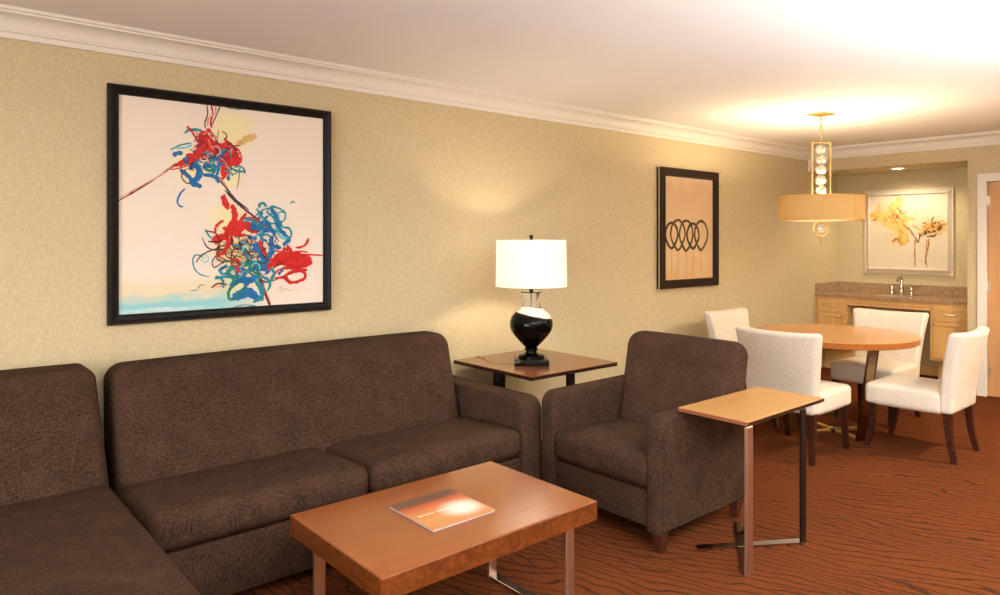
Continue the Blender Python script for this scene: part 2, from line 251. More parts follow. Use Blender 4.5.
def catmull(P, step=6):
    if len(P) < 3: return P
    out = []; Q = [P[0]] + list(P) + [P[-1]]
    for i in range(1, len(Q) - 2):
        p0, p1, p2, p3 = Q[i - 1:i + 3]
        for k in range(step):
            t = k / step
            out.append(tuple(0.5 * (2 * b + (c - a) * t + (2 * a - 5 * b + 4 * c - d) * t * t + (3 * b - a - 3 * c + d) * t ** 3)
                             for a, b, c, d in zip(p0, p1, p2, p3)))
    out.append(P[-1]); return out
STROKES_SPLASH = [('tan',.0351,[(.615,.922),(.658,.948),(.699,.968)]),('tan',.0412,[(.593,.379),(.663,.395),(.718,.351),(.674,.297),(.619,.309)]),('tan',.0309,[(.582,.245),(.63,.239)]),('pink',.0103,[(.515,.739),(.567,.657),(.61,.605),(.644,.568)]),('maroon',.0081,[(.037,.595),(.109,.644),(.19,.703),(.285,.779),(.329,.81)]),('pink',.007,[(.041,.61),(.129,.667),(.211,.722),(.296,.796)]),('maroon',.0062,[(.448,1.113),(.453,1.06),(.439,1.016),(.441,.985)]),('red',.0093,[(.471,1.114),(.478,1.063),(.468,1.014),(.476,.989)]),('maroon',.0062,[(.52,1.115),(.502,1.071),(.486,1.032),(.471,.999)]),('pink',.0083,[(.494,1.112),(.49,1.069),(.458,1.039),(.453,.997)]),('slate',.0041,[(.53,1.111),(.599,1.103),(.719,1.121)]),('teal',.0134,[(.339,.949),(.363,.969),(.403,.974),(.431,.966)]),('teal',.0072,[(.271,.859),(.315,.886),(.373,.904)]),('aqua',.0103,[(.295,.869),(.344,.878),(.378,.896)]),('blue',.033,[(.293,.84),(.317,.848)]),('blue',.0309,[(.368,.777),(.393,.789),(.413,.764),(.398,.722),(.373,.702),(.411,.687)]),('blue',.0206,[(.324,.759),(.368,.721),(.383,.69)]),('teal',.0134,[(.413,.754),(.463,.741),(.492,.775),(.476,.816),(.443,.803),(.428,.771)]),('green',.0144,[(.438,.776),(.468,.768),(.499,.796)]),('blue',.0093,[(.342,.67),(.315,.636),(.305,.6),(.319,.578),(.334,.577)]),('blue',.0248,[(.569,.78),(.559,.731)]),('red',0,[(.267,.767),(.315,.809),(.358,.845),(.393,.869),(.401,.919),(.418,.962),(.448,.97),(.468,.941),(.51,.916),(.557,.928),(.594,.894),(.623,.853),(.61,.804),(.567,.79),(.546,.73),(.523,.734),(.52,.777),(.499,.828),(.448,.831),(.403,.814),(.358,.79),(.31,.778)]),('red',.0083,[(.567,.918),(.615,.885),(.627,.832),(.594,.792)]),('red',.0072,[(.271,.761),(.31,.77),(.363,.79)]),('red',.0268,[(.458,.977),(.479,.952)]),('pink',.0103,[(.433,.87),(.494,.88)]),('pink',.0072,[(.541,.905),(.578,.898),(.567,.87)]),('slate',.0072,[(.489,.943),(.504,.916),(.52,.909)]),('blue',.0144,[(.468,.941),(.499,.902)]),('maroon',.0062,[(.355,.771),(.33,.754),(.326,.723),(.349,.697),(.368,.702)]),('maroon',.0062,[(.527,.978),(.551,.959),(.538,.929)]),('maroon',.0093,[(.496,.743),(.53,.724)]),('slate',.0093,[(.499,.738),(.551,.677),(.599,.621),(.669,.569)]),('maroon',.0041,[(.62,.799),(.615,.734),(.604,.68)]),('red',0,[(.52,.628),(.541,.637),(.559,.603),(.557,.571),(.538,.581)]),('slate',.0103,[(.54,.671),(.582,.625),(.63,.584),(.696,.536),(.729,.515)]),('maroon',.0082,[(.555,.672),(.593,.615),(.696,.531),(.785,.461),(.837,.4)]),('red',0,[(.519,.633),(.537,.648),(.555,.613),(.561,.574),(.537,.586)]),('teal',.0093,[(.72,.521),(.729,.559),(.774,.58),(.831,.584),(.872,.557),(.866,.518),(.82,.497),(.768,.507),(.74,.537)]),('teal',.0072,[(.768,.56),(.797,.594),(.843,.579)]),('aqua',.0186,[(.785,.549),(.831,.539),(.814,.511)]),('blue',.0186,[(.723,.515),(.74,.554)]),('teal',.0072,[(.901,.608),(.916,.622),(.931,.615)]),('blue',.0247,[(.825,.489),(.849,.456),(.892,.411),(.866,.383)]),('aqua',.0186,[(.82,.472),(.843,.428),(.878,.417)]),('blue',.0268,[(.837,.366),(.791,.378),(.797,.422)]),('blue',.0289,[(.763,.317),(.797,.339),(.794,.383)]),('teal',.0072,[(.437,.312),(.402,.332),(.38,.313),(.387,.262),(.417,.23),(.46,.216)]),('aqua',.0052,[(.407,.318),(.437,.291),(.457,.307),(.442,.333),(.422,.323)]),('teal',.0093,[(.44,.463),(.457,.432),(.478,.411)]),('red',.0309,[(.582,.582),(.596,.534),(.582,.486)]),('red',0,[(.55,.475),(.571,.502),(.609,.515),(.663,.503),(.712,.477),(.723,.447),(.693,.441),(.652,.462),(.625,.447),(.609,.419),(.582,.425),(.555,.446)]),('red',.0103,[(.619,.524),(.685,.525),(.729,.499)]),('red',0,[(.475,.408),(.493,.435),(.529,.443),(.537,.419),(.514,.393),(.491,.385)]),('red',.0186,[(.535,.469),(.55,.459),(.555,.385)]),('maroon',.0072,[(.424,.422),(.447,.375),(.483,.356),(.535,.358),(.55,.321),(.593,.299),(.619,.271),(.696,.215),(.763,.179),(.837,.193)]),('maroon',.0072,[(.394,.29),(.422,.328),(.473,.354),(.519,.362)]),('maroon',.0052,[(.614,.433),(.625,.363),(.674,.33),(.679,.275)]),('maroon',.0062,[(.524,.353),(.478,.301),(.488,.264),(.545,.305)]),('maroon',.0052,[(.582,.352),(.641,.395),(.685,.351),(.619,.32),(.555,.331)]),('red',.0124,[(.571,.278),(.603,.304),(.619,.277)]),('blue',.0309,[(.674,.422),(.701,.417)]),('blue',0,[(.696,.269),(.751,.301),(.785,.322),(.802,.272),(.78,.24),(.718,.236),(.685,.248)]),('teal',.0093,[(.685,.275),(.74,.268),(.785,.256)]),('blue',.0247,[(.524,.258),(.545,.268)]),('green',.0103,[(.545,.263),(.603,.266),(.657,.243),(.687,.208),(.63,.201),(.571,.224),(.545,.257)]),('teal',.0144,[(.488,.206),(.545,.215),(.609,.202),(.674,.205)]),('blue',0,[(.609,.137),(.652,.157),(.696,.139),(.735,.098),(.723,.077),(.663,.097),(.603,.084),(.571,.091),(.582,.117)]),('green',.0155,[(.679,.199),(.614,.185),(.566,.145),(.561,.102),(.582,.087)]),('green',.0134,[(.687,.199),(.641,.147),(.596,.09)]),('teal',.0155,[(.69,.199),(.723,.154),(.742,.098),(.735,.076)]),('red',0,[(.791,.306),(.831,.336),(.901,.343),(.973,.328),(1.028,.307),(1.022,.265),(.973,.245),(.925,.235),(.878,.261),(.82,.27)]),('red',.0103,[(.808,.35),(.901,.329),(1.022,.322),(1.103,.318)]),('red',.0082,[(.878,.327),(.949,.343),(1.01,.336)]),('red',.0186,[(.82,.194),(.866,.198),(.901,.168),(.973,.182),(.992,.21),(.961,.234),(.901,.222),(.866,.206)]),('red',.0103,[(.785,.195),(.831,.238),(.89,.259)]),('red',.0124,[(.878,.225),(.89,.18),(.949,.164)]),('maroon',.0072,[(.866,.332),(.89,.377),(.878,.349)]),('maroon',.0072,[(.751,.218),(.797,.25),(.866,.282)]),('slate',.0227,[(.866,.358),(.887,.36)]),('blue',.0206,[(.837,.221),(.854,.237)]),('maroon',.0155,[(.723,.225),(.738,.164),(.763,.108),(.788,.04)]),('red',.0062,[(.74,.197),(.757,.13),(.783,.062)]),('slate',.0052,[(.712,.242),(.751,.207),(.757,.185)]),('maroon',.0093,[(.471,.157),(.503,.179),(.555,.172)]),('pink',.0093,[(.483,.164),(.545,.162)]),('teal',.0041,[(.362,.149),(.397,.15),(.41,.168),(.417,.174),(.44,.175)]),('tan',.0031,[(.825,.125),(.849,.15),(.857,.125),(.878,.136),(.901,.121),(.931,.131),(.961,.115)]),('teal',.0049,[(.573,.046),(.641,.059),(.719,.046)]),('red',.0144,[(.472,.874),(.459,.884),(.459,.901),(.472,.911)]),('red',.0124,[(.567,.83),(.569,.804),(.554,.783),(.528,.777)]),('red',.0209,[(.483,.873),(.49,.904),(.465,.925),(.435,.912)]),('red',.0217,[(.483,.839),(.472,.867),(.452,.89),(.426,.906)]),('red',.0108,[(.487,.851),(.467,.836),(.455,.813),(.455,.787)]),('red',.0128,[(.446,.862),(.471,.851),(.493,.865),(.496,.891)]),('red',.0146,[(.544,.834),(.563,.817),(.588,.821),(.6,.844)]),('red',.0087,[(.411,.837),(.428,.865),(.456,.88),(.488,.88)]),('red',.0135,[(.56,.874),(.555,.899),(.548,.923),(.539,.946)]),('red',.0124,[(.511,.86),(.487,.874),(.48,.902),(.495,.926)]),('red',.0096,[(.405,.905),(.39,.936),(.371,.964),(.348,.989)]),('red',.0133,[(.513,.869),(.515,.85),(.522,.831),(.535,.816)]),('blue',.0233,[(.481,.831),(.506,.838),(.525,.857),(.532,.882)]),('blue',.0204,[(.439,.742),(.466,.745),(.491,.734),(.506,.711)]),('blue',.0111,[(.353,.831),(.341,.82),(.341,.803),(.353,.792)]),('blue',.0082,[(.422,.805),(.41,.817),(.394,.809),(.396,.792)]),('blue',.0096,[(.483,.805),(.487,.789),(.484,.773),(.476,.758)]),('blue',.0107,[(.515,.796),(.519,.808),(.531,.81),(.538,.8)]),('blue',.024,[(.436,.786),(.451,.79),(.466,.793),(.482,.797)]),('blue',.0156,[(.505,.827),(.509,.799),(.507,.772),(.498,.745)]),('blue',.0222,[(.453,.832),(.469,.836),(.484,.836),(.5,.833)]),('teal',.0064,[(.536,.768),(.555,.772),(.574,.763),(.583,.745)]),('teal',.0096,[(.513,.854),(.534,.881),(.568,.871),(.572,.837)]),('teal',.0112,[(.563,.798),(.589,.78),(.62,.772),(.651,.778)]),('teal',.0128,[(.477,.8),(.486,.833),(.463,.859),(.429,.854)]),('teal',.0093,[(.454,.838),(.464,.808),(.484,.783),(.512,.767)]),('teal',.0052,[(.448,.762),(.444,.797),(.411,.809),(.385,.785)]),('teal',.0056,[(.615,.789),(.598,.76),(.564,.764),(.556,.797)]),('teal',.0096,[(.589,.791),(.615,.801),(.64,.788),(.646,.761)]),('maroon',.0031,[(.477,.834),(.485,.871),(.523,.874),(.536,.838)]),('maroon',.0063,[(.499,.889),(.512,.855),(.546,.838),(.581,.848)]),('maroon',.0076,[(.508,.884),(.49,.851),(.46,.829),(.423,.822)]),('maroon',.0059,[(.405,.908),(.435,.913),(.45,.887),(.431,.863)]),('maroon',.0061,[(.536,.863),(.558,.889),(.588,.906),(.622,.912)]),('maroon',.0053,[(.586,.904),(.599,.878),(.583,.854),(.554,.857)]),('maroon',.0036,[(.492,.87),(.496,.909),(.502,.948),(.508,.986)]),('maroon',.0081,[(.545,.933),(.565,.915),(.585,.898),(.607,.882)]),('maroon',.008,[(.483,.89),(.5,.873),(.501,.85),(.485,.833)]),('maroon',.0039,[(.389,.928),(.4,.946),(.391,.965),(.37,.968)]),('maroon',.003,[(.424,.901),(.392,.893),(.383,.861),(.407,.837)]),('maroon',.0035,[(.45,.942),(.422,.945),(.398,.932),(.383,.908)]),('pink',.0068,[(.504,.931),(.484,.956),(.453,.963),(.425,.948)]),('pink',.0085,[(.456,.809),(.447,.83),(.425,.832),(.413,.814)]),('pink',.0038,[(.457,.928),(.462,.907),(.472,.888),(.488,.874)]),('pink',.0039,[(.509,.821),(.501,.808),(.486,.807),(.477,.819)]),('pink',.0051,[(.515,.838),(.535,.824),(.549,.804),(.555,.781)]),('pink',.0069,[(.481,.85),(.467,.859),(.453,.851),(.454,.834)]),('pink',.008,[(.472,.891),(.503,.895),(.517,.867),(.495,.845)]),('pink',.006,[(.538,.795),(.561,.788),(.57,.765),(.558,.744)]),('slate',.0069,[(.334,.824),(.335,.809),(.35,.804),(.36,.817)]),('slate',.0086,[(.383,.806),(.369,.794),(.37,.775),(.384,.763)]),('slate',.0044,[(.362,.873),(.377,.862),(.396,.859),(.414,.867)]),('slate',.0054,[(.387,.888),(.407,.888),(.419,.905),(.409,.924)]),('slate',.0062,[(.437,.827),(.423,.836),(.427,.852),(.444,.853)]),('slate',.0039,[(.395,.81),(.379,.829),(.355,.821),(.353,.796)]),('maroon',.0049,[(.763,.389),(.8,.386),(.819,.417),(.801,.449)]),('maroon',.0077,[(.672,.365),(.68,.41),(.644,.436),(.604,.415)]),('maroon',.0077,[(.655,.375),(.647,.399),(.623,.401),(.611,.38)]),('maroon',.0039,[(.576,.269),(.609,.26),(.631,.233),(.634,.199)]),('maroon',.009,[(.632,.346),(.623,.366),(.635,.384),(.656,.385)]),('maroon',.0087,[(.584,.447),(.573,.411),(.584,.374),(.614,.35)]),('maroon',.0063,[(.712,.274),(.674,.259),(.648,.228),(.641,.189)]),('maroon',.004,[(.577,.34),(.589,.321),(.6,.303),(.611,.284)]),('maroon',.005,[(.663,.307),(.629,.335),(.586,.344),(.543,.333)]),('maroon',.0088,[(.554,.383),(.574,.387),(.582,.405),(.571,.423)]),('maroon',.0063,[(.645,.367),(.66,.345),(.687,.342),(.707,.36)]),('maroon',.0072,[(.494,.354),(.513,.398),(.493,.441),(.447,.455)]),('maroon',.0065,[(.754,.285),(.723,.315),(.68,.309),(.658,.271)]),('maroon',.0084,[(.709,.393),(.742,.373),(.76,.34),(.76,.302)]),('maroon',.007,[(.607,.333),(.577,.301),(.534,.292),(.494,.311)]),('maroon',.0083,[(.568,.444),(.537,.413),(.497,.398),(.453,.4)]),('maroon',.0062,[(.735,.271),(.714,.24),(.712,.204),(.728,.17)]),('maroon',.0063,[(.697,.335),(.727,.352),(.743,.382),(.741,.416)]),('maroon',.0085,[(.57,.314),(.583,.354),(.625,.36),(.648,.325)]),('maroon',.003,[(.608,.315),(.642,.31),(.668,.332),(.668,.367)]),('maroon',.0032,[(.684,.268),(.654,.24),(.619,.259),(.625,.299)]),('maroon',.0079,[(.579,.344),(.553,.376),(.512,.371),(.496,.333)]),('blue',.0265,[(.722,.484),(.705,.471),(.687,.482),(.691,.503)]),('blue',.0217,[(.742,.303),(.734,.33),(.714,.349),(.687,.357)]),('blue',.014,[(.707,.435),(.738,.438),(.751,.466),(.735,.492)]),('blue',.0202,[(.742,.351),(.729,.337),(.731,.318),(.747,.307)]),('blue',.0255,[(.737,.501),(.756,.505),(.773,.497),(.782,.481)]),('blue',.0107,[(.807,.499),(.821,.508),(.817,.524),(.8,.525)]),('blue',.0111,[(.767,.54),(.756,.52),(.767,.501),(.79,.499)]),('blue',.0242,[(.703,.483),(.721,.482),(.731,.468),(.727,.45)]),('blue',.0253,[(.829,.504),(.821,.528),(.81,.551),(.794,.572)]),('blue',.0228,[(.835,.473),(.841,.485),(.839,.499),(.83,.51)]),('blue',.0267,[(.757,.459),(.776,.463),(.795,.459),(.81,.446)]),('blue',.0262,[(.694,.38),(.711,.379),(.721,.365),(.718,.348)]),('teal',.012,[(.853,.477),(.894,.471),(.906,.431),(.874,.404)]),('teal',.0098,[(.736,.423),(.753,.436),(.775,.433),(.789,.416)]),('teal',.0126,[(.718,.482),(.692,.512),(.653,.521),(.616,.506)]),('teal',.0069,[(.806,.506),(.812,.539),(.838,.56),(.871,.561)]),('teal',.0069,[(.746,.467),(.719,.499),(.678,.512),(.637,.503)]),('teal',.0133,[(.723,.581),(.728,.603),(.751,.606),(.762,.585)]),('teal',.0122,[(.769,.405),(.742,.406),(.733,.43),(.753,.448)]),('teal',.0095,[(.76,.516),(.741,.535),(.723,.556),(.708,.579)]),('teal',.0061,[(.786,.506),(.792,.478),(.813,.458),(.841,.454)]),('teal',.0103,[(.761,.564),(.795,.537),(.828,.509),(.86,.479)]),('teal',.0052,[(.81,.565),(.78,.543),(.757,.514),(.741,.481)]),('teal',.0079,[(.701,.533),(.716,.551),(.738,.543),(.739,.52)]),('teal',.0129,[(.575,.254),(.555,.232),(.525,.232),(.506,.255)]),('teal',.0114,[(.491,.219),(.518,.207),(.533,.182),(.53,.153)]),('teal',.0068,[(.564,.229),(.585,.204),(.583,.171),(.557,.15)]),('teal',.0121,[(.722,.203),(.762,.199),(.784,.166),(.769,.128)]),('teal',.0141,[(.772,.262),(.805,.229),(.79,.185),(.745,.177)]),('teal',.015,[(.557,.208),(.554,.241),(.584,.257),(.61,.237)]),('teal',.0153,[(.664,.286),(.655,.332),(.624,.368),(.581,.385)]),('teal',.0148,[(.62,.282),(.664,.283),(.707,.287),(.751,.294)]),('teal',.0086,[(.72,.259),(.76,.281),(.804,.295),(.849,.3)]),('teal',.0157,[(.727,.176),(.746,.134),(.731,.091),(.689,.072)]),('teal',.0102,[(.647,.24),(.681,.241),(.711,.224),(.728,.193)]),('teal',.0115,[(.738,.272),(.721,.242),(.715,.209),(.72,.175)]),('blue',.0252,[(.653,.192),(.639,.198),(.636,.213),(.646,.224)]),('blue',.0228,[(.635,.225),(.632,.24),(.626,.255),(.617,.267)]),('blue',.0185,[(.765,.225),(.778,.244),(.775,.268),(.758,.284)]),('blue',.015,[(.64,.228),(.642,.204),(.644,.181),(.649,.158)]),('blue',.0216,[(.635,.188),(.612,.19),(.589,.184),(.571,.169)]),('blue',.0291,[(.626,.192),(.651,.185),(.678,.19),(.699,.207)]),('blue',.0163,[(.607,.208),(.601,.226),(.603,.245),(.614,.26)]),('blue',.0163,[(.678,.235),(.672,.26),(.674,.285),(.684,.309)]),('green',.0048,[(.703,.218),(.693,.238),(.67,.243),(.652,.229)]),('green',.0092,[(.634,.27),(.652,.27),(.662,.286),(.656,.303)]),('green',.0059,[(.571,.26),(.572,.289),(.545,.3),(.526,.279)]),('green',.0048,[(.508,.293),(.498,.331),(.526,.357),(.563,.345)]),('green',.0085,[(.623,.271),(.661,.269),(.697,.261),(.731,.247)]),('green',.0069,[(.69,.264),(.679,.279),(.663,.287),(.645,.287)]),('green',.0098,[(.626,.216),(.596,.218),(.582,.192),(.6,.168)]),('green',.0063,[(.599,.279),(.584,.291),(.582,.31),(.594,.326)]),('green',.0065,[(.681,.303),(.678,.262),(.7,.228),(.74,.216)]),('red',.0199,[(.811,.264),(.796,.275),(.778,.268),(.777,.248)]),('red',.017,[(.939,.273),(.952,.249),(.976,.236),(1.002,.237)]),('red',.0117,[(.914,.287),(.897,.271),(.904,.249),(.927,.245)]),('red',.0096,[(.958,.334),(.943,.318),(.936,.297),(.939,.275)]),('red',.0188,[(.761,.329),(.744,.35),(.733,.373),(.726,.399)]),('red',.0136,[(.931,.364),(.965,.367),(.994,.386),(1.009,.417)]),('red',.017,[(.858,.291),(.872,.309),(.892,.32),(.914,.324)]),('red',.0206,[(.784,.3),(.819,.294),(.849,.313),(.859,.346)]),('red',.018,[(.94,.295),(.921,.323),(.9,.351),(.879,.378)]),('red',.0096,[(.932,.286),(.917,.259),(.888,.247),(.858,.253)]),('red',.0113,[(.84,.303),(.877,.308),(.887,.343),(.858,.366)]),('red',.0187,[(.952,.337),(.957,.302),(.932,.276),(.896,.279)]),('red',.0171,[(.537,.457),(.557,.465),(.572,.45),(.565,.429)]),('red',.0094,[(.553,.451),(.56,.428),(.542,.411),(.519,.421)]),('red',.0138,[(.618,.471),(.622,.458),(.616,.445),(.603,.44)]),('red',.0117,[(.533,.509),(.506,.494),(.49,.468),(.49,.438)]),('red',.0117,[(.562,.458),(.562,.488),(.587,.502),(.613,.488)]),('red',.0139,[(.553,.408),(.539,.42),(.538,.438),(.549,.452)]),('red',.0188,[(.566,.477),(.583,.453),(.608,.437),(.637,.431)]),('red',.0199,[(.564,.41),(.555,.382),(.542,.357),(.525,.334)]),('red',.0144,[(.604,.481),(.618,.507),(.636,.531),(.655,.553)]),('red',.0108,[(.616,.443),(.593,.433),(.569,.439),(.553,.459)]),('slate',.0086,[(.763,.363),(.741,.354),(.737,.331),(.754,.315)]),('slate',.0072,[(.712,.329),(.719,.291),(.757,.281),(.782,.311)]),('slate',.0083,[(.64,.41),(.627,.393),(.62,.373),(.62,.352)]),('slate',.0036,[(.682,.355),(.672,.381),(.691,.401),(.717,.394)]),('slate',.0079,[(.652,.351),(.662,.332),(.681,.324),(.701,.331)]),('slate',.0066,[(.658,.336),(.68,.323),(.673,.298),(.647,.297)]),('slate',.0041,[(.738,.422),(.763,.4),(.777,.37),(.778,.337)]),('slate',.0032,[(.816,.342),(.828,.363),(.824,.387),(.806,.403)]),('slate',.004,[(.723,.453),(.704,.458),(.685,.46),(.665,.462)]),('slate',.0085,[(.65,.416),(.661,.394),(.668,.371),(.672,.347)]),('aqua',.0043,[(.618,.268),(.624,.251),(.629,.234),(.634,.216)]),('aqua',.0069,[(.597,.278),(.616,.265),(.636,.275),(.636,.298)]),('aqua',.0078,[(.684,.355),(.667,.373),(.648,.388),(.627,.401)]),('aqua',.0057,[(.707,.423),(.715,.438),(.727,.45),(.741,.458)]),('aqua',.0056,[(.609,.315),(.621,.337),(.636,.359),(.652,.379)]),('aqua',.0039,[(.649,.427),(.641,.402),(.615,.402),(.605,.426)]),('aqua',.0053,[(.694,.336),(.704,.316),(.689,.299),(.668,.308)]),('aqua',.0064,[(.679,.261),(.698,.281),(.723,.271),(.724,.244)]),('red',.0057,[(.567,.367),(.556,.379),(.544,.388),(.53,.395)]),('red',.0085,[(.502,.354),(.505,.331),(.519,.313),(.541,.306)]),('red',.0101,[(.545,.392),(.555,.399),(.557,.411),(.552,.422)]),('red',.0048,[(.517,.334),(.537,.343),(.551,.359),(.557,.379)]),('red',.0082,[(.583,.31),(.583,.3),(.592,.296),(.599,.304)]),('red',.0082,[(.501,.34),(.512,.335),(.51,.323),(.499,.321)]),('red',.0124,[(.628,.276),(.608,.269),(.605,.247),(.623,.235)]),('red',.006,[(.574,.317),(.572,.294),(.582,.273),(.602,.261)])]
STROKES_LOOPS = [('espresso',.0253,[(.191,.356),(.178,.36),(.164,.372),(.146,.39),(.127,.414),(.109,.442),(.099,.472),(.102,.502),(.111,.53),(.126,.554),(.145,.572),(.167,.584),(.191,.589),(.215,.585),(.238,.574),(.257,.555),(.272,.531),(.282,.503),(.285,.472),(.274,.442),(.256,.414),(.236,.39),(.218,.371),(.204,.36),(.191,.356)]),('stem',.0078,[(.195,.356),(.191,.136)]),('olive',.0253,[(.285,.341),(.27,.346),(.253,.36),(.232,.381),(.21,.409),(.189,.442),(.176,.477),(.18,.511),(.191,.544),(.208,.572),(.23,.594),(.257,.608),(.285,.613),(.314,.608),(.341,.595),(.364,.574),(.382,.546),(.393,.513),(.397,.477),(.384,.442),(.362,.409),(.339,.381),(.318,.359),(.3,.346),(.285,.341)]),('stem',.0078,[(.289,.341),(.285,.088)]),('olive',.0253,[(.412,.335),(.398,.34),(.382,.354),(.362,.376),(.34,.404),(.32,.437),(.308,.473),(.312,.508),(.322,.541),(.338,.569),(.36,.591),(.385,.605),(.412,.61),(.44,.606),(.465,.593),(.488,.571),(.505,.542),(.515,.509),(.519,.473),(.506,.437),(.486,.404),(.464,.375),(.443,.353),(.427,.34),(.412,.335)]),('stem',.0078,[(.416,.335),(.412,.083)]),('espresso',.0253,[(.519,.353),(.506,.357),(.491,.368),(.473,.387),(.453,.411),(.435,.439),(.424,.468),(.427,.498),(.437,.526),(.452,.55),(.471,.568),(.494,.58),(.519,.584),(.544,.581),(.567,.569),(.587,.551),(.603,.527),(.612,.499),(.616,.469),(.604,.438),(.586,.41),(.565,.386),(.547,.368),(.532,.357),(.519,.353)]),('stem',.0078,[(.523,.353),(.519,.091)]),('olive',.0253,[(.648,.337),(.634,.342),(.617,.356),(.597,.378),(.575,.406),(.555,.438),(.543,.473),(.547,.508),(.557,.541),(.574,.569),(.595,.591),(.621,.604),(.648,.61),(.676,.605),(.702,.592),(.724,.571),(.741,.542),(.752,.509),(.756,.474),(.743,.438),(.722,.405),(.7,.377),(.68,.355),(.663,.342),(.648,.337)]),('stem',.0078,[(.652,.337),(.648,.086)])]
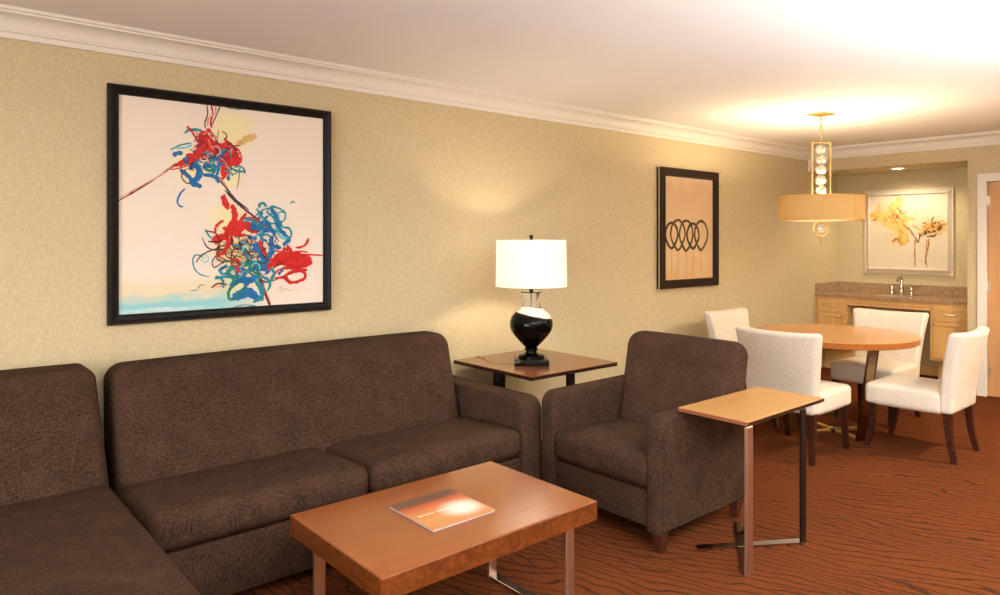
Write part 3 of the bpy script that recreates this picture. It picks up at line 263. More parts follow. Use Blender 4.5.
STROKES_AMBER = [('wash',.08,[(.092,.657),(.192,.645),(.274,.639)]),('wash',.1218,[(.229,.625),(.318,.633),(.406,.564)]),('wash',.0661,[(.374,.849),(.362,.774),(.309,.719),(.265,.662)]),('wash',.1044,[(.318,.547),(.423,.47),(.406,.356)]),('wash',.1044,[(.677,.505),(.776,.513),(.84,.539)]),('wash',.0522,[(.441,.63),(.509,.619)]),('amber',.0452,[(.079,.671),(.156,.642),(.238,.615)]),('amber',.0348,[(.247,.605),(.291,.681),(.327,.718)]),('amber',.0313,[(.38,.555),(.388,.451),(.397,.328)]),('amber',.0452,[(.628,.487),(.694,.541),(.848,.554)]),('rust',.0313,[(.336,.67),(.374,.612),(.423,.545)]),('rust',.0244,[(.309,.365),(.353,.394),(.374,.366)]),('rust',.0209,[(.415,.549),(.475,.507),(.526,.431)]),('red',.0157,[(.38,.593),(.415,.536)]),('rust',.0174,[(.586,.431),(.661,.505),(.759,.531),(.848,.554)]),('umber',.0383,[(.591,.431),(.661,.468),(.743,.486),(.792,.513)]),('umber',.0209,[(.661,.422),(.719,.422),(.743,.44)]),('umber',.0122,[(.518,.432),(.552,.394),(.564,.353),(.584,.403),(.577,.469)]),('umber',.0139,[(.336,.651),(.362,.603)]),('rust',.0139,[(.54,.394),(.535,.245),(.54,.086)]),('rust',.0157,[(.677,.403),(.669,.302),(.644,.191),(.658,.084)]),('rust',.0104,[(.661,.394),(.653,.302),(.658,.21)]),('amber',.0174,[(.441,.432),(.467,.375),(.441,.356)]),('umber',.0052,[(.552,.711),(.535,.581)]),('wash',.0333,[(.393,.629),(.393,.647),(.397,.665),(.407,.68)]),('wash',.0408,[(.229,.644),(.244,.656),(.257,.67),(.267,.686)]),('wash',.0306,[(.269,.748),(.294,.772),(.324,.789),(.359,.796)]),('wash',.0236,[(.127,.661),(.142,.686),(.131,.713),(.104,.721)]),('wash',.0345,[(.252,.666),(.233,.645),(.21,.627),(.185,.613)]),('wash',.0422,[(.398,.536),(.389,.567),(.368,.592),(.338,.605)]),('wash',.0336,[(.203,.679),(.204,.655),(.195,.632),(.177,.616)]),('wash',.033,[(.175,.709),(.158,.734),(.161,.765),(.184,.786)]),('wash',.0301,[(.491,.611),(.463,.627),(.438,.645),(.415,.667)]),('wash',.0375,[(.21,.581),(.232,.554),(.267,.559),(.281,.591)]),('wash',.0298,[(.359,.585),(.376,.578),(.384,.561),(.378,.543)]),('wash',.026,[(.342,.665),(.322,.649),(.297,.656),(.286,.679)]),('wash',.0254,[(.332,.612),(.311,.61),(.291,.611),(.27,.613)]),('wash',.0282,[(.236,.672),(.211,.662),(.186,.649),(.165,.632)]),('rust',.0108,[(.207,.602),(.22,.615),(.226,.632),(.226,.65)]),('rust',.0092,[(.388,.688),(.381,.712),(.365,.732),(.344,.745)]),('rust',.0091,[(.129,.599),(.131,.617),(.114,.625),(.102,.611)]),('rust',.0104,[(.312,.646),(.32,.659),(.327,.673),(.332,.688)]),('rust',.0106,[(.384,.702),(.406,.686),(.433,.683),(.457,.693)]),('rust',.0098,[(.313,.632),(.294,.631),(.277,.639),(.267,.655)]),('rust',.0106,[(.292,.607),(.303,.628),(.327,.627),(.337,.605)]),('rust',.0086,[(.342,.654),(.35,.663),(.343,.674),(.331,.671)]),('rust',.0077,[(.341,.62),(.332,.599),(.316,.585),(.295,.578)]),('rust',.0117,[(.41,.715),(.388,.715),(.382,.694),(.399,.682)]),('rust',.0103,[(.285,.629),(.307,.629),(.313,.651),(.294,.663)]),('rust',.0083,[(.351,.598),(.348,.586),(.349,.574),(.355,.562)]),('rust',.008,[(.42,.612),(.424,.594),(.41,.582),(.393,.59)]),('rust',.0094,[(.133,.61),(.112,.611),(.092,.609),(.073,.603)]),('umber',.0097,[(.656,.505),(.651,.524),(.633,.532),(.616,.522)]),('umber',.011,[(.701,.579),(.706,.599),(.714,.617),(.726,.633)]),('umber',.0054,[(.714,.497),(.714,.518),(.702,.536),(.682,.544)]),('umber',.0078,[(.803,.552),(.795,.539),(.798,.525),(.811,.517)]),('umber',.0053,[(.778,.552),(.781,.576),(.799,.592),(.823,.592)]),('umber',.0064,[(.731,.504),(.729,.522),(.716,.535),(.698,.537)]),('umber',.0047,[(.739,.481),(.751,.452),(.781,.444),(.805,.465)]),('umber',.0114,[(.657,.542),(.652,.562),(.633,.57),(.616,.558)]),('umber',.0112,[(.792,.535),(.776,.518),(.776,.496),(.79,.479)]),('umber',.0099,[(.7,.548),(.708,.569),(.729,.578),(.749,.569)]),('umber',.0105,[(.75,.554),(.729,.563),(.714,.547),(.725,.527)]),('umber',.0082,[(.733,.575),(.758,.579),(.776,.562),(.774,.537)]),('amber',.013,[(.553,.512),(.541,.529),(.523,.539),(.502,.541)]),('amber',.0068,[(.662,.49),(.664,.458),(.689,.439),(.721,.445)]),('amber',.0075,[(.635,.529),(.648,.553),(.664,.576),(.681,.598)]),('amber',.0146,[(.724,.46),(.741,.457),(.757,.464),(.764,.48)]),('amber',.0166,[(.615,.507),(.622,.479),(.617,.451),(.6,.427)]),('amber',.0165,[(.645,.53),(.651,.516),(.644,.502),(.628,.499)]),('amber',.0098,[(.686,.547),(.673,.558),(.656,.56),(.641,.552)]),('amber',.0168,[(.743,.531),(.743,.506),(.751,.483),(.767,.465)]),('amber',.0087,[(.753,.526),(.732,.502),(.704,.487),(.672,.484)]),('amber',.01,[(.82,.506),(.811,.487),(.824,.47),(.845,.476)]),('amber',.014,[(.546,.542),(.559,.517),(.578,.497),(.604,.485)]),('amber',.0076,[(.687,.504),(.697,.487),(.707,.47),(.72,.455)]),('rust',.0044,[(.306,.429),(.3,.437),(.292,.444),(.283,.451)]),('rust',.0038,[(.418,.472),(.423,.462),(.421,.451),(.413,.443)]),('rust',.0037,[(.248,.4),(.251,.408),(.248,.415),(.24,.418)]),('rust',.0048,[(.462,.497),(.472,.502),(.476,.512),(.475,.523)]),('rust',.0064,[(.462,.501),(.451,.513),(.435,.508),(.433,.491)]),('rust',.0041,[(.246,.466),(.237,.461),(.238,.45),(.249,.448)]),('rust',.0043,[(.473,.449),(.467,.443),(.461,.437),(.454,.432)]),('rust',.0033,[(.371,.412),(.362,.406),(.354,.4),(.345,.394)]),('rust',.0076,[(.466,.482),(.467,.497),(.468,.512),(.468,.527)]),('rust',.0068,[(.397,.496),(.398,.483),(.404,.47),(.415,.461)])]
# ------------------------------------------------------------------ materials
def mat_wall():
    t = NT('wallcovering'); o = t.obj()
    a = t.noise(t.scale(o, (1, 1, 0.25)), 170, 2, 0.6); b = t.noise(t.scale(o, (0.25, 0.25, 1)), 170, 2, 0.6); c = t.noise(o, 70, 3, 0.7)
    f = t.math('ADD', t.math('MULTIPLY', a, 0.35), t.math('ADD', t.math('MULTIPLY', b, 0.35), t.math('MULTIPLY', c, 0.3)))
    f = t.smooth(f, 0.36, 0.64)
    t.bump(f, 0.25, 0.001)
    return t.set(t.mix(f, rgb(197, 180, 143), rgb(211, 196, 159)), 0.75, 0, 0.25)
def mat_carpet():
    t = NT('patterned_carpet'); o = t.obj()
    def fam(ang, period, wa, sc, width, mask):
        d = (cos(radians(ang)), sin(radians(ang)), 0); nn = (-d[1], d[0], 0)
        s = t.dot(o, nn); u = t.dot(o, d)
        cv = t.n('CombineXYZ'); t.put(cv.inputs[0], t.math('MULTIPLY', s, 1.6)); t.put(cv.inputs[1], u); cv.inputs[2].default_value = ang
        w1 = t.noise(cv.outputs[0], sc, 2, 0.5); w2 = t.noise(cv.outputs[0], sc * 3.4, 2, 0.5)
        h = t.math('ADD', s, t.math('MULTIPLY', t.math('SUBTRACT', w1, 0.5), wa))
        h = t.math('ADD', h, t.math('MULTIPLY', t.math('SUBTRACT', w2, 0.5), wa * 0.22))
        fr = t.math('ABSOLUTE', t.math('SUBTRACT', t.math('FRACT', t.math('MULTIPLY', h, 1 / period)), 0.5))
        ln = t.smooth(fr, width, width * 0.45)
        if mask:
            mk = t.noise(t.scale(o, (1, 1, 1)), mask, 2, 0.5)
            ln = t.math('MULTIPLY', ln, t.smooth(mk, 0.45, 0.55))
        return ln
    l1 = fam(112, 0.05, 0.30, 1.5, 0.14, 0)
    l2 = fam(101, 0.085, 0.42, 1.2, 0.09, 2.2)
    ln = t.math('MAXIMUM', l1, l2)
    pile = t.noise(o, 260, 2, 0.7); big = t.noise(o, 1.3, 2); mid = t.noise(o, 60, 3, 0.7)
    base = t.mix(t.smooth(pile, 0.3, 0.7), rgb(92, 48, 25), rgb(126, 68, 37))
    base = t.mix(t.math('MULTIPLY', t.smooth(mid, 0.4, 0.65), 0.35), base, rgb(88, 46, 24))
    dark = t.mix(t.smooth(pile, 0.3, 0.7), rgb(44, 30, 18), rgb(66, 46, 28))
    ln = t.math('MULTIPLY', ln, t.math('MULTIPLY_ADD', mid, 0.5, 0.55))
    t.bump(pile, 0.5, 0.004)
    return t.set(t.mix(ln, base, dark), 1.0, 0, 0.03)

WALL = mat_wall()
CARPET = mat_carpet()
CEILM = m_plain('ceiling_paint', rgb(240, 237, 235), 0.9, var=0.015, nscale=6, spec=0.2)
TRIMW = m_plain('white_trim_paint', rgb(232, 226, 218), 0.45, var=0.015)
BROWN = m_fabric('brown_tweed', rgb(41, 29, 22), rgb(88, 65, 51), 0.7, 400, 0.0, (1, 1, 0.11))
CREAM = m_fabric('cream_linen', rgb(212, 199, 182), rgb(236, 226, 211), 0.9, 260, 0.0)
COFFEEW = m_wood('cherry_veneer', rgb(128, 62, 18), rgb(156, 82, 28), 0, 0.32, 0.45, spec=0.25, coat=1.0)
COFFEEW.node_tree.nodes['Principled BSDF'].inputs['Coat IOR'].default_value = 1.5
COFFEEW.node_tree.nodes['Principled BSDF'].inputs['Coat Roughness'].default_value = 0.15
t = NT('burl_edge'); f = t.smooth(t.noise(t.obj(), 34, 5, 0.65, 0.9), 0.36, 0.66)
BURL = t.set(t.mix(f, rgb(88, 42, 14), rgb(122, 64, 26)), 0.3, 0, 0.5, **{'Coat Weight': 0.2})
TANW = m_wood('tan_laminate', rgb(176, 128, 74), rgb(202, 154, 94), 0, 0.32, 0.6)
COPPEREDGE = m_plain('copper_brown_edge', rgb(142, 84, 58), 0.35)
ENDW = m_wood('walnut_top', rgb(104, 58, 28), rgb(140, 84, 44), 0, 0.22, 0.6, coat=0.3)
EDGEK = m_plain('espresso_and_shade_edge', rgb(42, 22, 16), 0.3)
BRONZE = m_metal('brushed_bronze', rgb(214, 182, 160), 0.4)
NICKEL = m_metal('dark_nickel', rgb(150, 128, 104), 0.2)
CHROME = m_metal('polished_nickel', rgb(205, 198, 188), 0.1)
BLACKM = m_plain('black_lacquer_bar', rgb(22, 17, 15), 0.25)
MAPLE = m_wood('maple_table', rgb(184, 116, 52), rgb(212, 148, 78), 0, 0.22, 0.6, coat=0.35)
MAPLEEDGE = m_wood('maple_edge', rgb(150, 86, 32), rgb(180, 112, 50), 0, 0.3, 0.6)
CAB = m_wood('honey_maple', rgb(212, 164, 100), rgb(232, 190, 126), 2, 0.35, 0.6)
DOORW = m_wood('pale_oak_door', rgb(190, 140, 92), rgb(210, 162, 114), 2, 0.4, 0.6)
LEGW = m_wood('dark_mahogany', rgb(38, 17, 12), rgb(74, 36, 26), 2, 0.25, 0.8, coat=0.3)
LEGA = m_wood('walnut_foot', rgb(56, 28, 18), rgb(84, 44, 28), 2, 0.3, 0.8)
FRAMEK = m_plain('black_frame', rgb(20, 15, 13), 0.45, var=0.25, nscale=60, spec=0.2)
FRAMEB = m_plain('espresso_frame', rgb(40, 25, 17), 0.6, var=0.15, spec=0.25)
LINER = m_plain('pale_fillet', rgb(226, 196, 158), 0.4)
SILVER = m_plain('champagne_frame', rgb(226, 214, 194), 0.3, metal=0.15, var=0.05)
GOLD = m_metal('brushed_gold', rgb(236, 200, 130), 0.35)
BLACKG = m_plain('black_glass', rgb(8, 7, 7), 0.12, spec=0.2)
t = NT('swirled_glaze'); o = t.obj(); sx = t.n('SeparateXYZ'); t.put(sx.inputs[0], o)
k = t.math('ADD', sx.outputs[2], t.math('MULTIPLY', sx.outputs[0], 0.20)); k = t.math('ADD', k, t.math('MULTIPLY', t.math('SUBTRACT', t.noise(o, 12, 2), 0.5), 0.012))
gl = t.smooth(k, 0.362, 0.37)
GLAZE = t.set(t.ramp(t.smooth(k, 0.306, 0.324), [(0.0, rgb(8, 7, 7)), (0.35, rgb(92, 60, 36)), (0.6, rgb(232, 222, 206))]), 0.07, 0, 0.6, **{'Transmission Weight': t.math('MULTIPLY', gl, 0.92), 'IOR': 1.25})
t = NT('clear_glass'); GLASS = t.set((0.98, 0.97, 0.95, 1), 0.03, 0, 0.5, **{'Transmission Weight': 0.9, 'IOR': 1.3})
t = NT('crystal'); CRYSTAL = t.set((1.0, 0.97, 0.9, 1), 0.04, 0, 0.5, **{'Transmission Weight': 0.75, 'IOR': 1.45})
def m_shade(name, c, trans, rough=0.9):
    t = NT(name); o = t.obj(); f = t.noise(t.scale(o, (1, 1, 0.3)), 220, 2)
    col = t.mix(f, tuple(x * 0.95 for x in c[:3]) + (1,), c)
    d = t.n('BsdfDiffuse'); tr = t.n('BsdfTranslucent'); t.put(d.inputs[0], col); t.put(tr.inputs[0], col)
    mx = t.n('MixShader'); mx.inputs[0].default_value = trans
    t.t.links.new(d.outputs[0], mx.inputs[1]); t.t.links.new(tr.outputs[0], mx.inputs[2]); t.t.links.new(mx.outputs[0], t.out.inputs[0])
    return t.m
SHADEW = m_shade('white_lampshade', rgb(251, 249, 245), 0.66)
SHADET = m_shade('tan_silk_shade', rgb(206, 180, 128), 0.34)
DIFFUSER = m_shade('white_acrylic', rgb(252, 246, 232), 0.7)
def m_glow(name, c, s):
    t = NT(name); e = t.n('Emission'); e.inputs[0].default_value = c; e.inputs[1].default_value = s
    t.t.links.new(e.outputs[0], t.out.inputs[0]); return t.m
BULB = m_glow('lit_bulb', (1.0, 0.82, 0.58, 1), 30)
LENS = m_glow('lit_downlight', (1.0, 0.9, 0.72, 1), 9)
t = NT('speckled_granite'); o = t.obj(); a = t.noise(o, 120, 3, 0.8); b = t.noise(o, 35, 4, 0.7)
f = t.math('ADD', t.math('MULTIPLY', a, 0.6), t.math('MULTIPLY', b, 0.4))
GRANITE = t.set(t.ramp(f, [(0.34, rgb(106, 80, 58)), (0.48, rgb(164, 132, 100)), (0.56, rgb(184, 152, 118)), (0.68, rgb(212, 188, 158))]), 0.18, 0, 0.5)
PORC = m_plain('beige_basin', rgb(176, 140, 104), 0.2)
HINGE = m_metal('satin_steel', rgb(214, 206, 194), 0.38)
PAPER = m_plain('page_block', rgb(186, 168, 160), 0.6)
CORD = m_plain('ivory_cord', rgb(176, 140, 96), 0.5)

# ------------------------------------------------------------------ the room
X0, Y0 = -5.0, -3.4
bm = B(); box(bm, X0 - 0.1, 8.75, Y0 - 0.1, WALL_Y + 0.1, -0.1, 0.0); struct('floor', bm, CARPET, smooth=False)
bm = B(); box(bm, X0 - 0.1, 8.75, Y0 - 0.1, WALL_Y + 0.1, CEIL, CEIL + 0.1); struct('ceiling', bm, CEILM, smooth=False)
bm = B(); box(bm, X0 - 0.1, 8.75, WALL_Y, WALL_Y + 0.1, 0, CEIL); struct('wall_left', bm, WALL, smooth=False)
AY = 2.217; SOF = 2.257; AX = 8.592; DY0, DY1, DZ = 1.15, 2.061, 2.048
bm = B(); box(bm, BACK_X, 8.75, Y0, DY0, 0, CEIL); box(bm, BACK_X, 8.75, DY0, DY1, DZ, CEIL); box(bm, BACK_X, 8.75, DY1, AY, 0, CEIL)
box(bm, BACK_X, 8.75, AY, WALL_Y, SOF, CEIL); box(bm, AX, 8.75, AY, WALL_Y, 0, SOF)
struct('wall_back', bm, WALL, smooth=False)
bm = B(); box(bm, X0 - 0.1, 8.75, Y0 - 0.1, Y0, 0, CEIL); struct('wall_right', bm, WALL, smooth=False)
WY0, WY1, WZ0, WZ1 = -2.6, 1.9, 0.3, 2.35
bm = B(); box(bm, X0 - 0.1, X0, Y0, WY0, 0, CEIL); box(bm, X0 - 0.1, X0, WY1, WALL_Y, 0, CEIL); box(bm, X0 - 0.1, X0, WY0, WY1, 0, WZ0); box(bm, X0 - 0.1, X0, WY0, WY1, WZ1, CEIL)
struct('wall_rear', bm, WALL, smooth=False)
bm = B()
for y in (WY0, (WY0 + WY1) / 2 - 0.03, WY1 - 0.06): box(bm, X0 - 0.08, X0 - 0.02, y, y + 0.06, WZ0, WZ1)
for z in (WZ0, WZ1 - 0.06): box(bm, X0 - 0.08, X0 - 0.02, WY0, WY1, z, z + 0.06)
struct('window_1', bm, TRIMW, smooth=False)  # unseen window behind the camera, placed by the light's direction, added for brightness

# crown moulding (mitred in the corner), baseboards, door
CR = [(0.0, 2.385), (0.014, 2.385), (0.018, 2.408), (0.026, 2.413), (0.027, 2.421)] + [(0.03 + 0.05 * (1 - cos(pi / 2 * k / 6)), 2.424 + 0.052 * sin(pi / 2 * k / 6)) for k in range(7)] + [(0.092, 2.479), (0.094, 2.488), (0.104, 2.491), (0.104, CEIL), (0.0, CEIL)]
def crown(name, path):
    bm = B(); rings = [[fn(d) + (z,) for d, z in CR] for fn in path]; loft(bm, rings); struct(name, bm, TRIMW, auto=28)
crown('trim_1', [lambda d: (X0, WALL_Y - d), lambda d: (BACK_X - d, WALL_Y - d)])
crown('trim_2', [lambda d: (BACK_X - d, WALL_Y - d), lambda d: (BACK_X - d, Y0)])
def base(name, *bx):
    bm = B()
    for b in bx: box(bm, *b, bev=0.004, seg=1)
    struct(name, bm, CAB, smooth=False)
base('baseboard_left', (X0, BACK_X, WALL_Y - 0.014, WALL_Y, 0, 0.1))
base('baseboard_back', (AX - 0.014, AX, 2.60, 3.42, 0, 0.10), (BACK_X - 0.014, BACK_X, 2.135, AY, 0, 0.1), (BACK_X - 0.014, BACK_X, Y0, 1.07, 0, 0.1))
bm = B()
box(bm, BACK_X - 0.022, BACK_X + 0.06, DY1 - 0.006, 2.133, 0, DZ, 0.004, 1); box(bm, BACK_X - 0.022, BACK_X + 0.06, DY0 - 0.072, DY0 + 0.006, 0, DZ, 0.004, 1)
box(bm, BACK_X - 0.022, BACK_X + 0.06, DY0 - 0.072, 2.133, DZ - 0.006, 2.12, 0.004, 1)
struct('trim_3', bm, TRIMW, smooth=False)
dr = bpy.data.objects.new('door_1', None); COL.objects.link(dr); dr.location = (BACK_X + 0.03, DY1, 0); dr['kind'] = 'structure'
bm = B(); box(bm, BACK_X + 0.012, BACK_X + 0.055, DY0 + 0.008, DY1 - 0.009, 0.006, DZ - 0.01, 0.002, 1); obj('door_leaf', bm, DOORW, dr, world=True, smooth=False)
for z in (1.86, 1.05, 0.24):
    bm = B(); lathe(bm, [(0.006, -0.05), (0.008, -0.048), (0.008, 0.048), (0.006, 0.05)], 12, (BACK_X + 0.006, DY1 - 0.006, z)); box(bm, BACK_X + 0.004, BACK_X + 0.011, DY1 - 0.03, DY1 - 0.004, z - 0.045, z + 0.045)
    obj('hinge', bm, HINGE, dr, world=True)
bm = B(); lathe(bm, [(0.026, 0), (0.026, 0.01), (0.012, 0.014), (0.012, 0.05)], 20); bmesh.ops.rotate(bm, verts=bm.verts, matrix=Matrix.Rotation(-pi / 2, 3, 'Y'))
bmesh.ops.translate(bm, verts=bm.verts, vec=(BACK_X + 0.012, DY0 + 0.07, 1.0)); box(bm, BACK_X - 0.045, BACK_X - 0.028, DY0 + 0.06, DY0 + 0.18, 0.99, 1.01, 0.006)
obj('door_handle', bm, HINGE, dr, world=True)
bm = B(); box(bm, BACK_X - 0.03, BACK_X, WALL_Y - 0.045, WALL_Y, 2.258, 2.385, 0.003, 1); struct('trim_4', bm, TRIMW, smooth=False)

# ------------------------------------------------------------------ upholstery
def wedge(y0, k, z0):        # leans a back: shift in +y grows with height
    return lambda p: Vector((p.x, p.y + k * (p.z - z0), p.z))
def back_block(bm, u0, u1, f0, f1, rear, z0, z1, axis, r=0.055, taper=0.0, puff=0.02):
    """Wedge backrest: the front plane runs from f0 (bottom) to f1 (top), the rear plane is upright."""
    def w(p):
        a = (p.z - z0) / (z1 - z0); t = p[1]
        fr = f0 + (f1 - f0) * a; q = fr + t * (rear - fr)
        s = p.x
        mid = (u0 + u1) / 2; s = mid + (s - mid) * (1 + taper * (a - 1))
        return Vector((s, q, p.z)) if axis == 'y' else Vector((q, s, p.z))
    d = rear - (f0 + f1) / 2
    def w2(p): return w(Vector((p.x, p.y / d, p.z)))
    return soft(bm, u0, u1, 0, d, z0, z1, r, (0, 0, 0.006), 12, lambda p: w2(p + Vector((0, -puff * max(0, 1 - ((p.x - (u0 + u1) / 2) / ((u1 - u0) / 2)) ** 4) * max(0, 1 - ((p.z - (z0 + z1) / 2) / ((z1 - z0) / 2)) ** 2) * max(0.0, 1 - 2 * p.y / d), 0))))

sofa = thing('sofa', 'long brown tweed sofa with one right arm under the large red and blue abstract painting', 'sofa', (1.69, 3.3, 0))
bm = B(); box(bm, 0.715, 2.61, 2.875, 3.70, 0.05, 0.29, 0.012, 2); obj('base', bm, BROWN, sofa, world=True)
def slope(y0, k): return lambda p: Vector((p.x, p.y, p.z - (k * (p.y - y0) if p.z > 0.36 else 0)))
for a, b in ((0.712, 1.662), (1.668, 2.615)):
    bm = B(); soft(bm, a, b, 2.845, 3.46, 0.292, 0.452, 0.06, (0, 0.012, 0.012), 12, slope(2.9, 0.055)); obj('seat_cushion', bm, BROWN, sofa, world=True)
bm = B(); back_block(bm, 0.722, 2.60, 3.33, 3.51, 3.735, 0.29, 0.917, 'y', 0.08); obj('backrest', bm, BROWN, sofa, world=True)
prof = [(3.735, 0.05), (2.855, 0.05)] + [(2.855, 0.5)] + arcpts(2.935, 0.53, 0.08, 180, 95, 8) + [(3.735, 0.612)]
bm = B(); prism(bm, prof, 'x', 2.607, 2.765, 0.022, 3); obj('armrest', bm, BROWN, sofa, world=True)
for x in (0.78, 2.68):
    for y in (2.93, 3.65):
        bm = B(); lathe(bm, [(0.02, 0), (0.026, 0.052)], 14, (x, y, 0)); obj('foot', bm, LEGA, sofa, world=True)

chaise = thing('chaise', 'armless brown tweed chaise with long flat seat left of the long sofa', 'chaise', (0.2, 2.75, 0))
bm = B(); box(bm, -0.26, 0.684, 1.72, 3.70, 0.05, 0.29, 0.012, 2); obj('base', bm, BROWN, chaise, world=True)
bm = B(); soft(bm, -0.27, 0.694, 1.70, 3.46, 0.292, 0.452, 0.045, (0.004, 0.01, 0.012), 16, None); obj('seat_cushion', bm, BROWN, chaise, world=True)
bm = B(); back_block(bm, -0.27, 0.692, 3.33, 3.50, 3.735, 0.29, 0.930, 'y', 0.048, 0.0); 
for v in bm.verts:
    a = max(0.0, (v.co.z - 0.45) / 0.5); v.co.x -= 0.035 * a * (1 if v.co.x > 0.2 else -1)
obj('backrest', bm, BROWN, chaise, world=True)
for x in (-0.2, 0.62):
    for y in (1.8, 3.65):
        bm = B(); lathe(bm, [(0.02, 0), (0.026, 0.052)], 14, (x, y, 0)); obj('foot', bm, LEGA, chaise, world=True)

ac = thing('armchair', 'brown tweed club armchair with dark tapered feet between sofa and small C-shaped table', 'armchair', (3.13, 2.43, 0))
bm = B(); box(bm, 2.745, 3.48, 2.09, 2.75, 0.105, 0.285, 0.012, 2); obj('base', bm, BROWN, ac, world=True)
bm = B(); soft(bm, 2.722, 3.34, 2.098, 2.745, 0.285, 0.455, 0.05, (0.012, 0, 0.02), 10, lambda p: Vector((p.x, p.y, p.z - (0.05 * (p.x - 2.78) if p.z > 0.36 else 0)))); obj('seat_cushion', bm, BROWN, ac, world=True)
bm = B(); back_block(bm, 2.02, 2.80, 3.21, 3.42, 3.56, 0.28, 0.928, 'x', 0.085, 0.13); obj('backrest', bm, BROWN, ac, world=True)
pa = [(3.51, 0.095), (2.727, 0.095), (2.727, 0.56)] + arcpts(2.802, 0.576, 0.075, 180, 93, 8) + [(3.51, 0.655)]
for y0, y1 in ((2.018, 2.112), (2.733, 2.84)):
    bm = B(); prism(bm, pa, 'y', y0, y1, 0.02, 3); arm = obj('armrest', bm, BROWN, ac, world=True)
    if y0 < 2.5:
        bm = B(); ps = [(2.742, 0.115)] + [(2.742, 0.54)] + arcpts(2.817, 0.560, 0.075, 180, 95, 8) + [(3.5, 0.64), (3.5, 0.115)]
        tube(bm, [(x, y0 - 0.001, z) for x, z in ps], 0.0045, 6, True); obj('piping', bm, BROWN, arm, world=True)
for x, y in ((2.765, 2.055), (2.765, 2.79), (3.44, 2.055), (3.44, 2.79)):
    s = 0.017; bx = 0.006 if x < 3 else -0.01
    bm = B(); loft(bm, [[(x - s + bx, y - s, 0), (x + s + bx, y - s, 0), (x + s + bx, y + s, 0), (x - s + bx, y + s, 0)], [(x - 0.032, y - 0.03, 0.112), (x + 0.032, y - 0.03, 0.112), (x + 0.032, y + 0.03, 0.112), (x - 0.032, y + 0.03, 0.112)]])
    obj('leg', bm, LEGA, ac, world=True, smooth=False)

# ------------------------------------------------------------------ coffee table + magazine
ct = thing('coffee_table', 'low cherry-brown wooden coffee table with thick edge on flat metal legs', 'coffee table', (1.64, 2.24, 0))
tx0, tx1, ty0, ty1, tz = 1.141, 2.147, 1.902, 2.575, 0.44
bm = B(); box(bm, tx0 + 0.002, tx1 - 0.002, ty0 + 0.002, ty1 - 0.002, tz - 0.012, tz, 0.0025, 2); obj('tabletop', bm, COFFEEW, ct, world=True, smooth=False)
bm = B(); box(bm, tx0, tx1, ty0, ty1, tz - 0.078, tz - 0.0025, 0.002, 1); obj('apron', bm, BURL, ct, world=True, smooth=False, label='burl veneer edge')
for x in (1.15, 1.978):
    bm = B()
    for y in (1.912, 2.385): 
        box(bm, x, x + 0.046, y, y + 0.014, 0.0, tz - 0.078, 0.002, 1)
        obj('leg', bm, BRONZE, ct, world=True, smooth=False); bm = B()
    box(bm, x, x + 0.046, 1.925, 2.386, 0, 0.014, 0.002, 1); obj('floor_bar', bm, CHROME, ct, world=True, smooth=False)
mg = thing('magazine', 'square magazine with glowing orange skyline cover lying on the coffee table', 'magazine', (1.60, 2.228, tz))
mx0, mx1, my0, my1 = 1.462, 1.757, 2.078, 2.378
bm = B(); box(bm, mx0 + 0.002, mx1 - 0.002, my0 + 0.002, my1 - 0.002, tz + 0.0012, tz + 0.009); obj('pages', bm, PAPER, mg, world=True, smooth=False)
t = NT('sunset_cover'); o = t.obj(); sx = t.n('SeparateXYZ'); t.put(sx.inputs[0], o)
yy = sx.outputs[1]; xx = sx.outputs[0]
g = t.ramp(t.math('MULTIPLY_ADD', yy, 3.3, 0.5), [(0.0, rgb(200, 136, 84)), (0.3, rgb(204, 144, 86)), (0.58, rgb(200, 122, 76)), (0.75, rgb(184, 84, 52)), (0.84, rgb(150, 78, 56)), (1.0, rgb(96, 74, 60))])
cv = t.n('CombineXYZ'); t.put(cv.inputs[0], t.math('MULTIPLY', xx, 26)); 
sk = t.math('ADD', t.math('MULTIPLY', t.noise(cv.outputs[0], 3.0, 3, 0.8), 0.13), 0.018)
g = t.mix(t.math('MULTIPLY', t.smooth(t.math('SUBTRACT', yy, sk), -0.004, 0.006), 0.75), g, rgb(92, 72, 60))
dx = t.math('SUBTRACT', xx, 0.07); dy = t.math('SUBTRACT', yy, -0.045)
rad = t.math('SQRT', t.math('ADD', t.math('MULTIPLY', t.math('MULTIPLY', dx, dx), 0.7), t.math('MULTIPLY', dy, dy)))
g = t.mix(t.smooth(rad, 0.10, 0.02), g, rgb(246, 234, 222))
COVER = t.set(g, 0.35, 0, 0.5)
for z in (tz + 0.009, tz + 0.0):
    bm = B(); box(bm, mx0, mx1, my0, my1, z, z + 0.0012); cvr = obj('cover', bm, COVER if z > tz + 0.005 else m_plain('back_cover', rgb(70, 36, 26), 0.4), mg, world=True, smooth=False)
    if z > tz + 0.005:
        bm = B(); rr = random.Random(5); xx0 = 1.488
        for word in (6, 5):
            for k in range(word):
                hgt = 0.013 if k else 0.016
                for s in range(2): box(bm, xx0 + s * 0.006, xx0 + s * 0.006 + 0.0022, 2.204, 2.204 + hgt, z + 0.0012, z + 0.0016)
                box(bm, xx0, xx0 + 0.008, 2.204 + rr.choice((0, 0.005, 0.010)), 2.2065 + 0.009 * rr.random(), z + 0.0012, z + 0.0016)
                xx0 += 0.0125
            xx0 += 0.012
        obj('title_lettering', bm, m_plain('white_ink', rgb(255, 240, 222), 0.3), cvr, world=True, smooth=False)

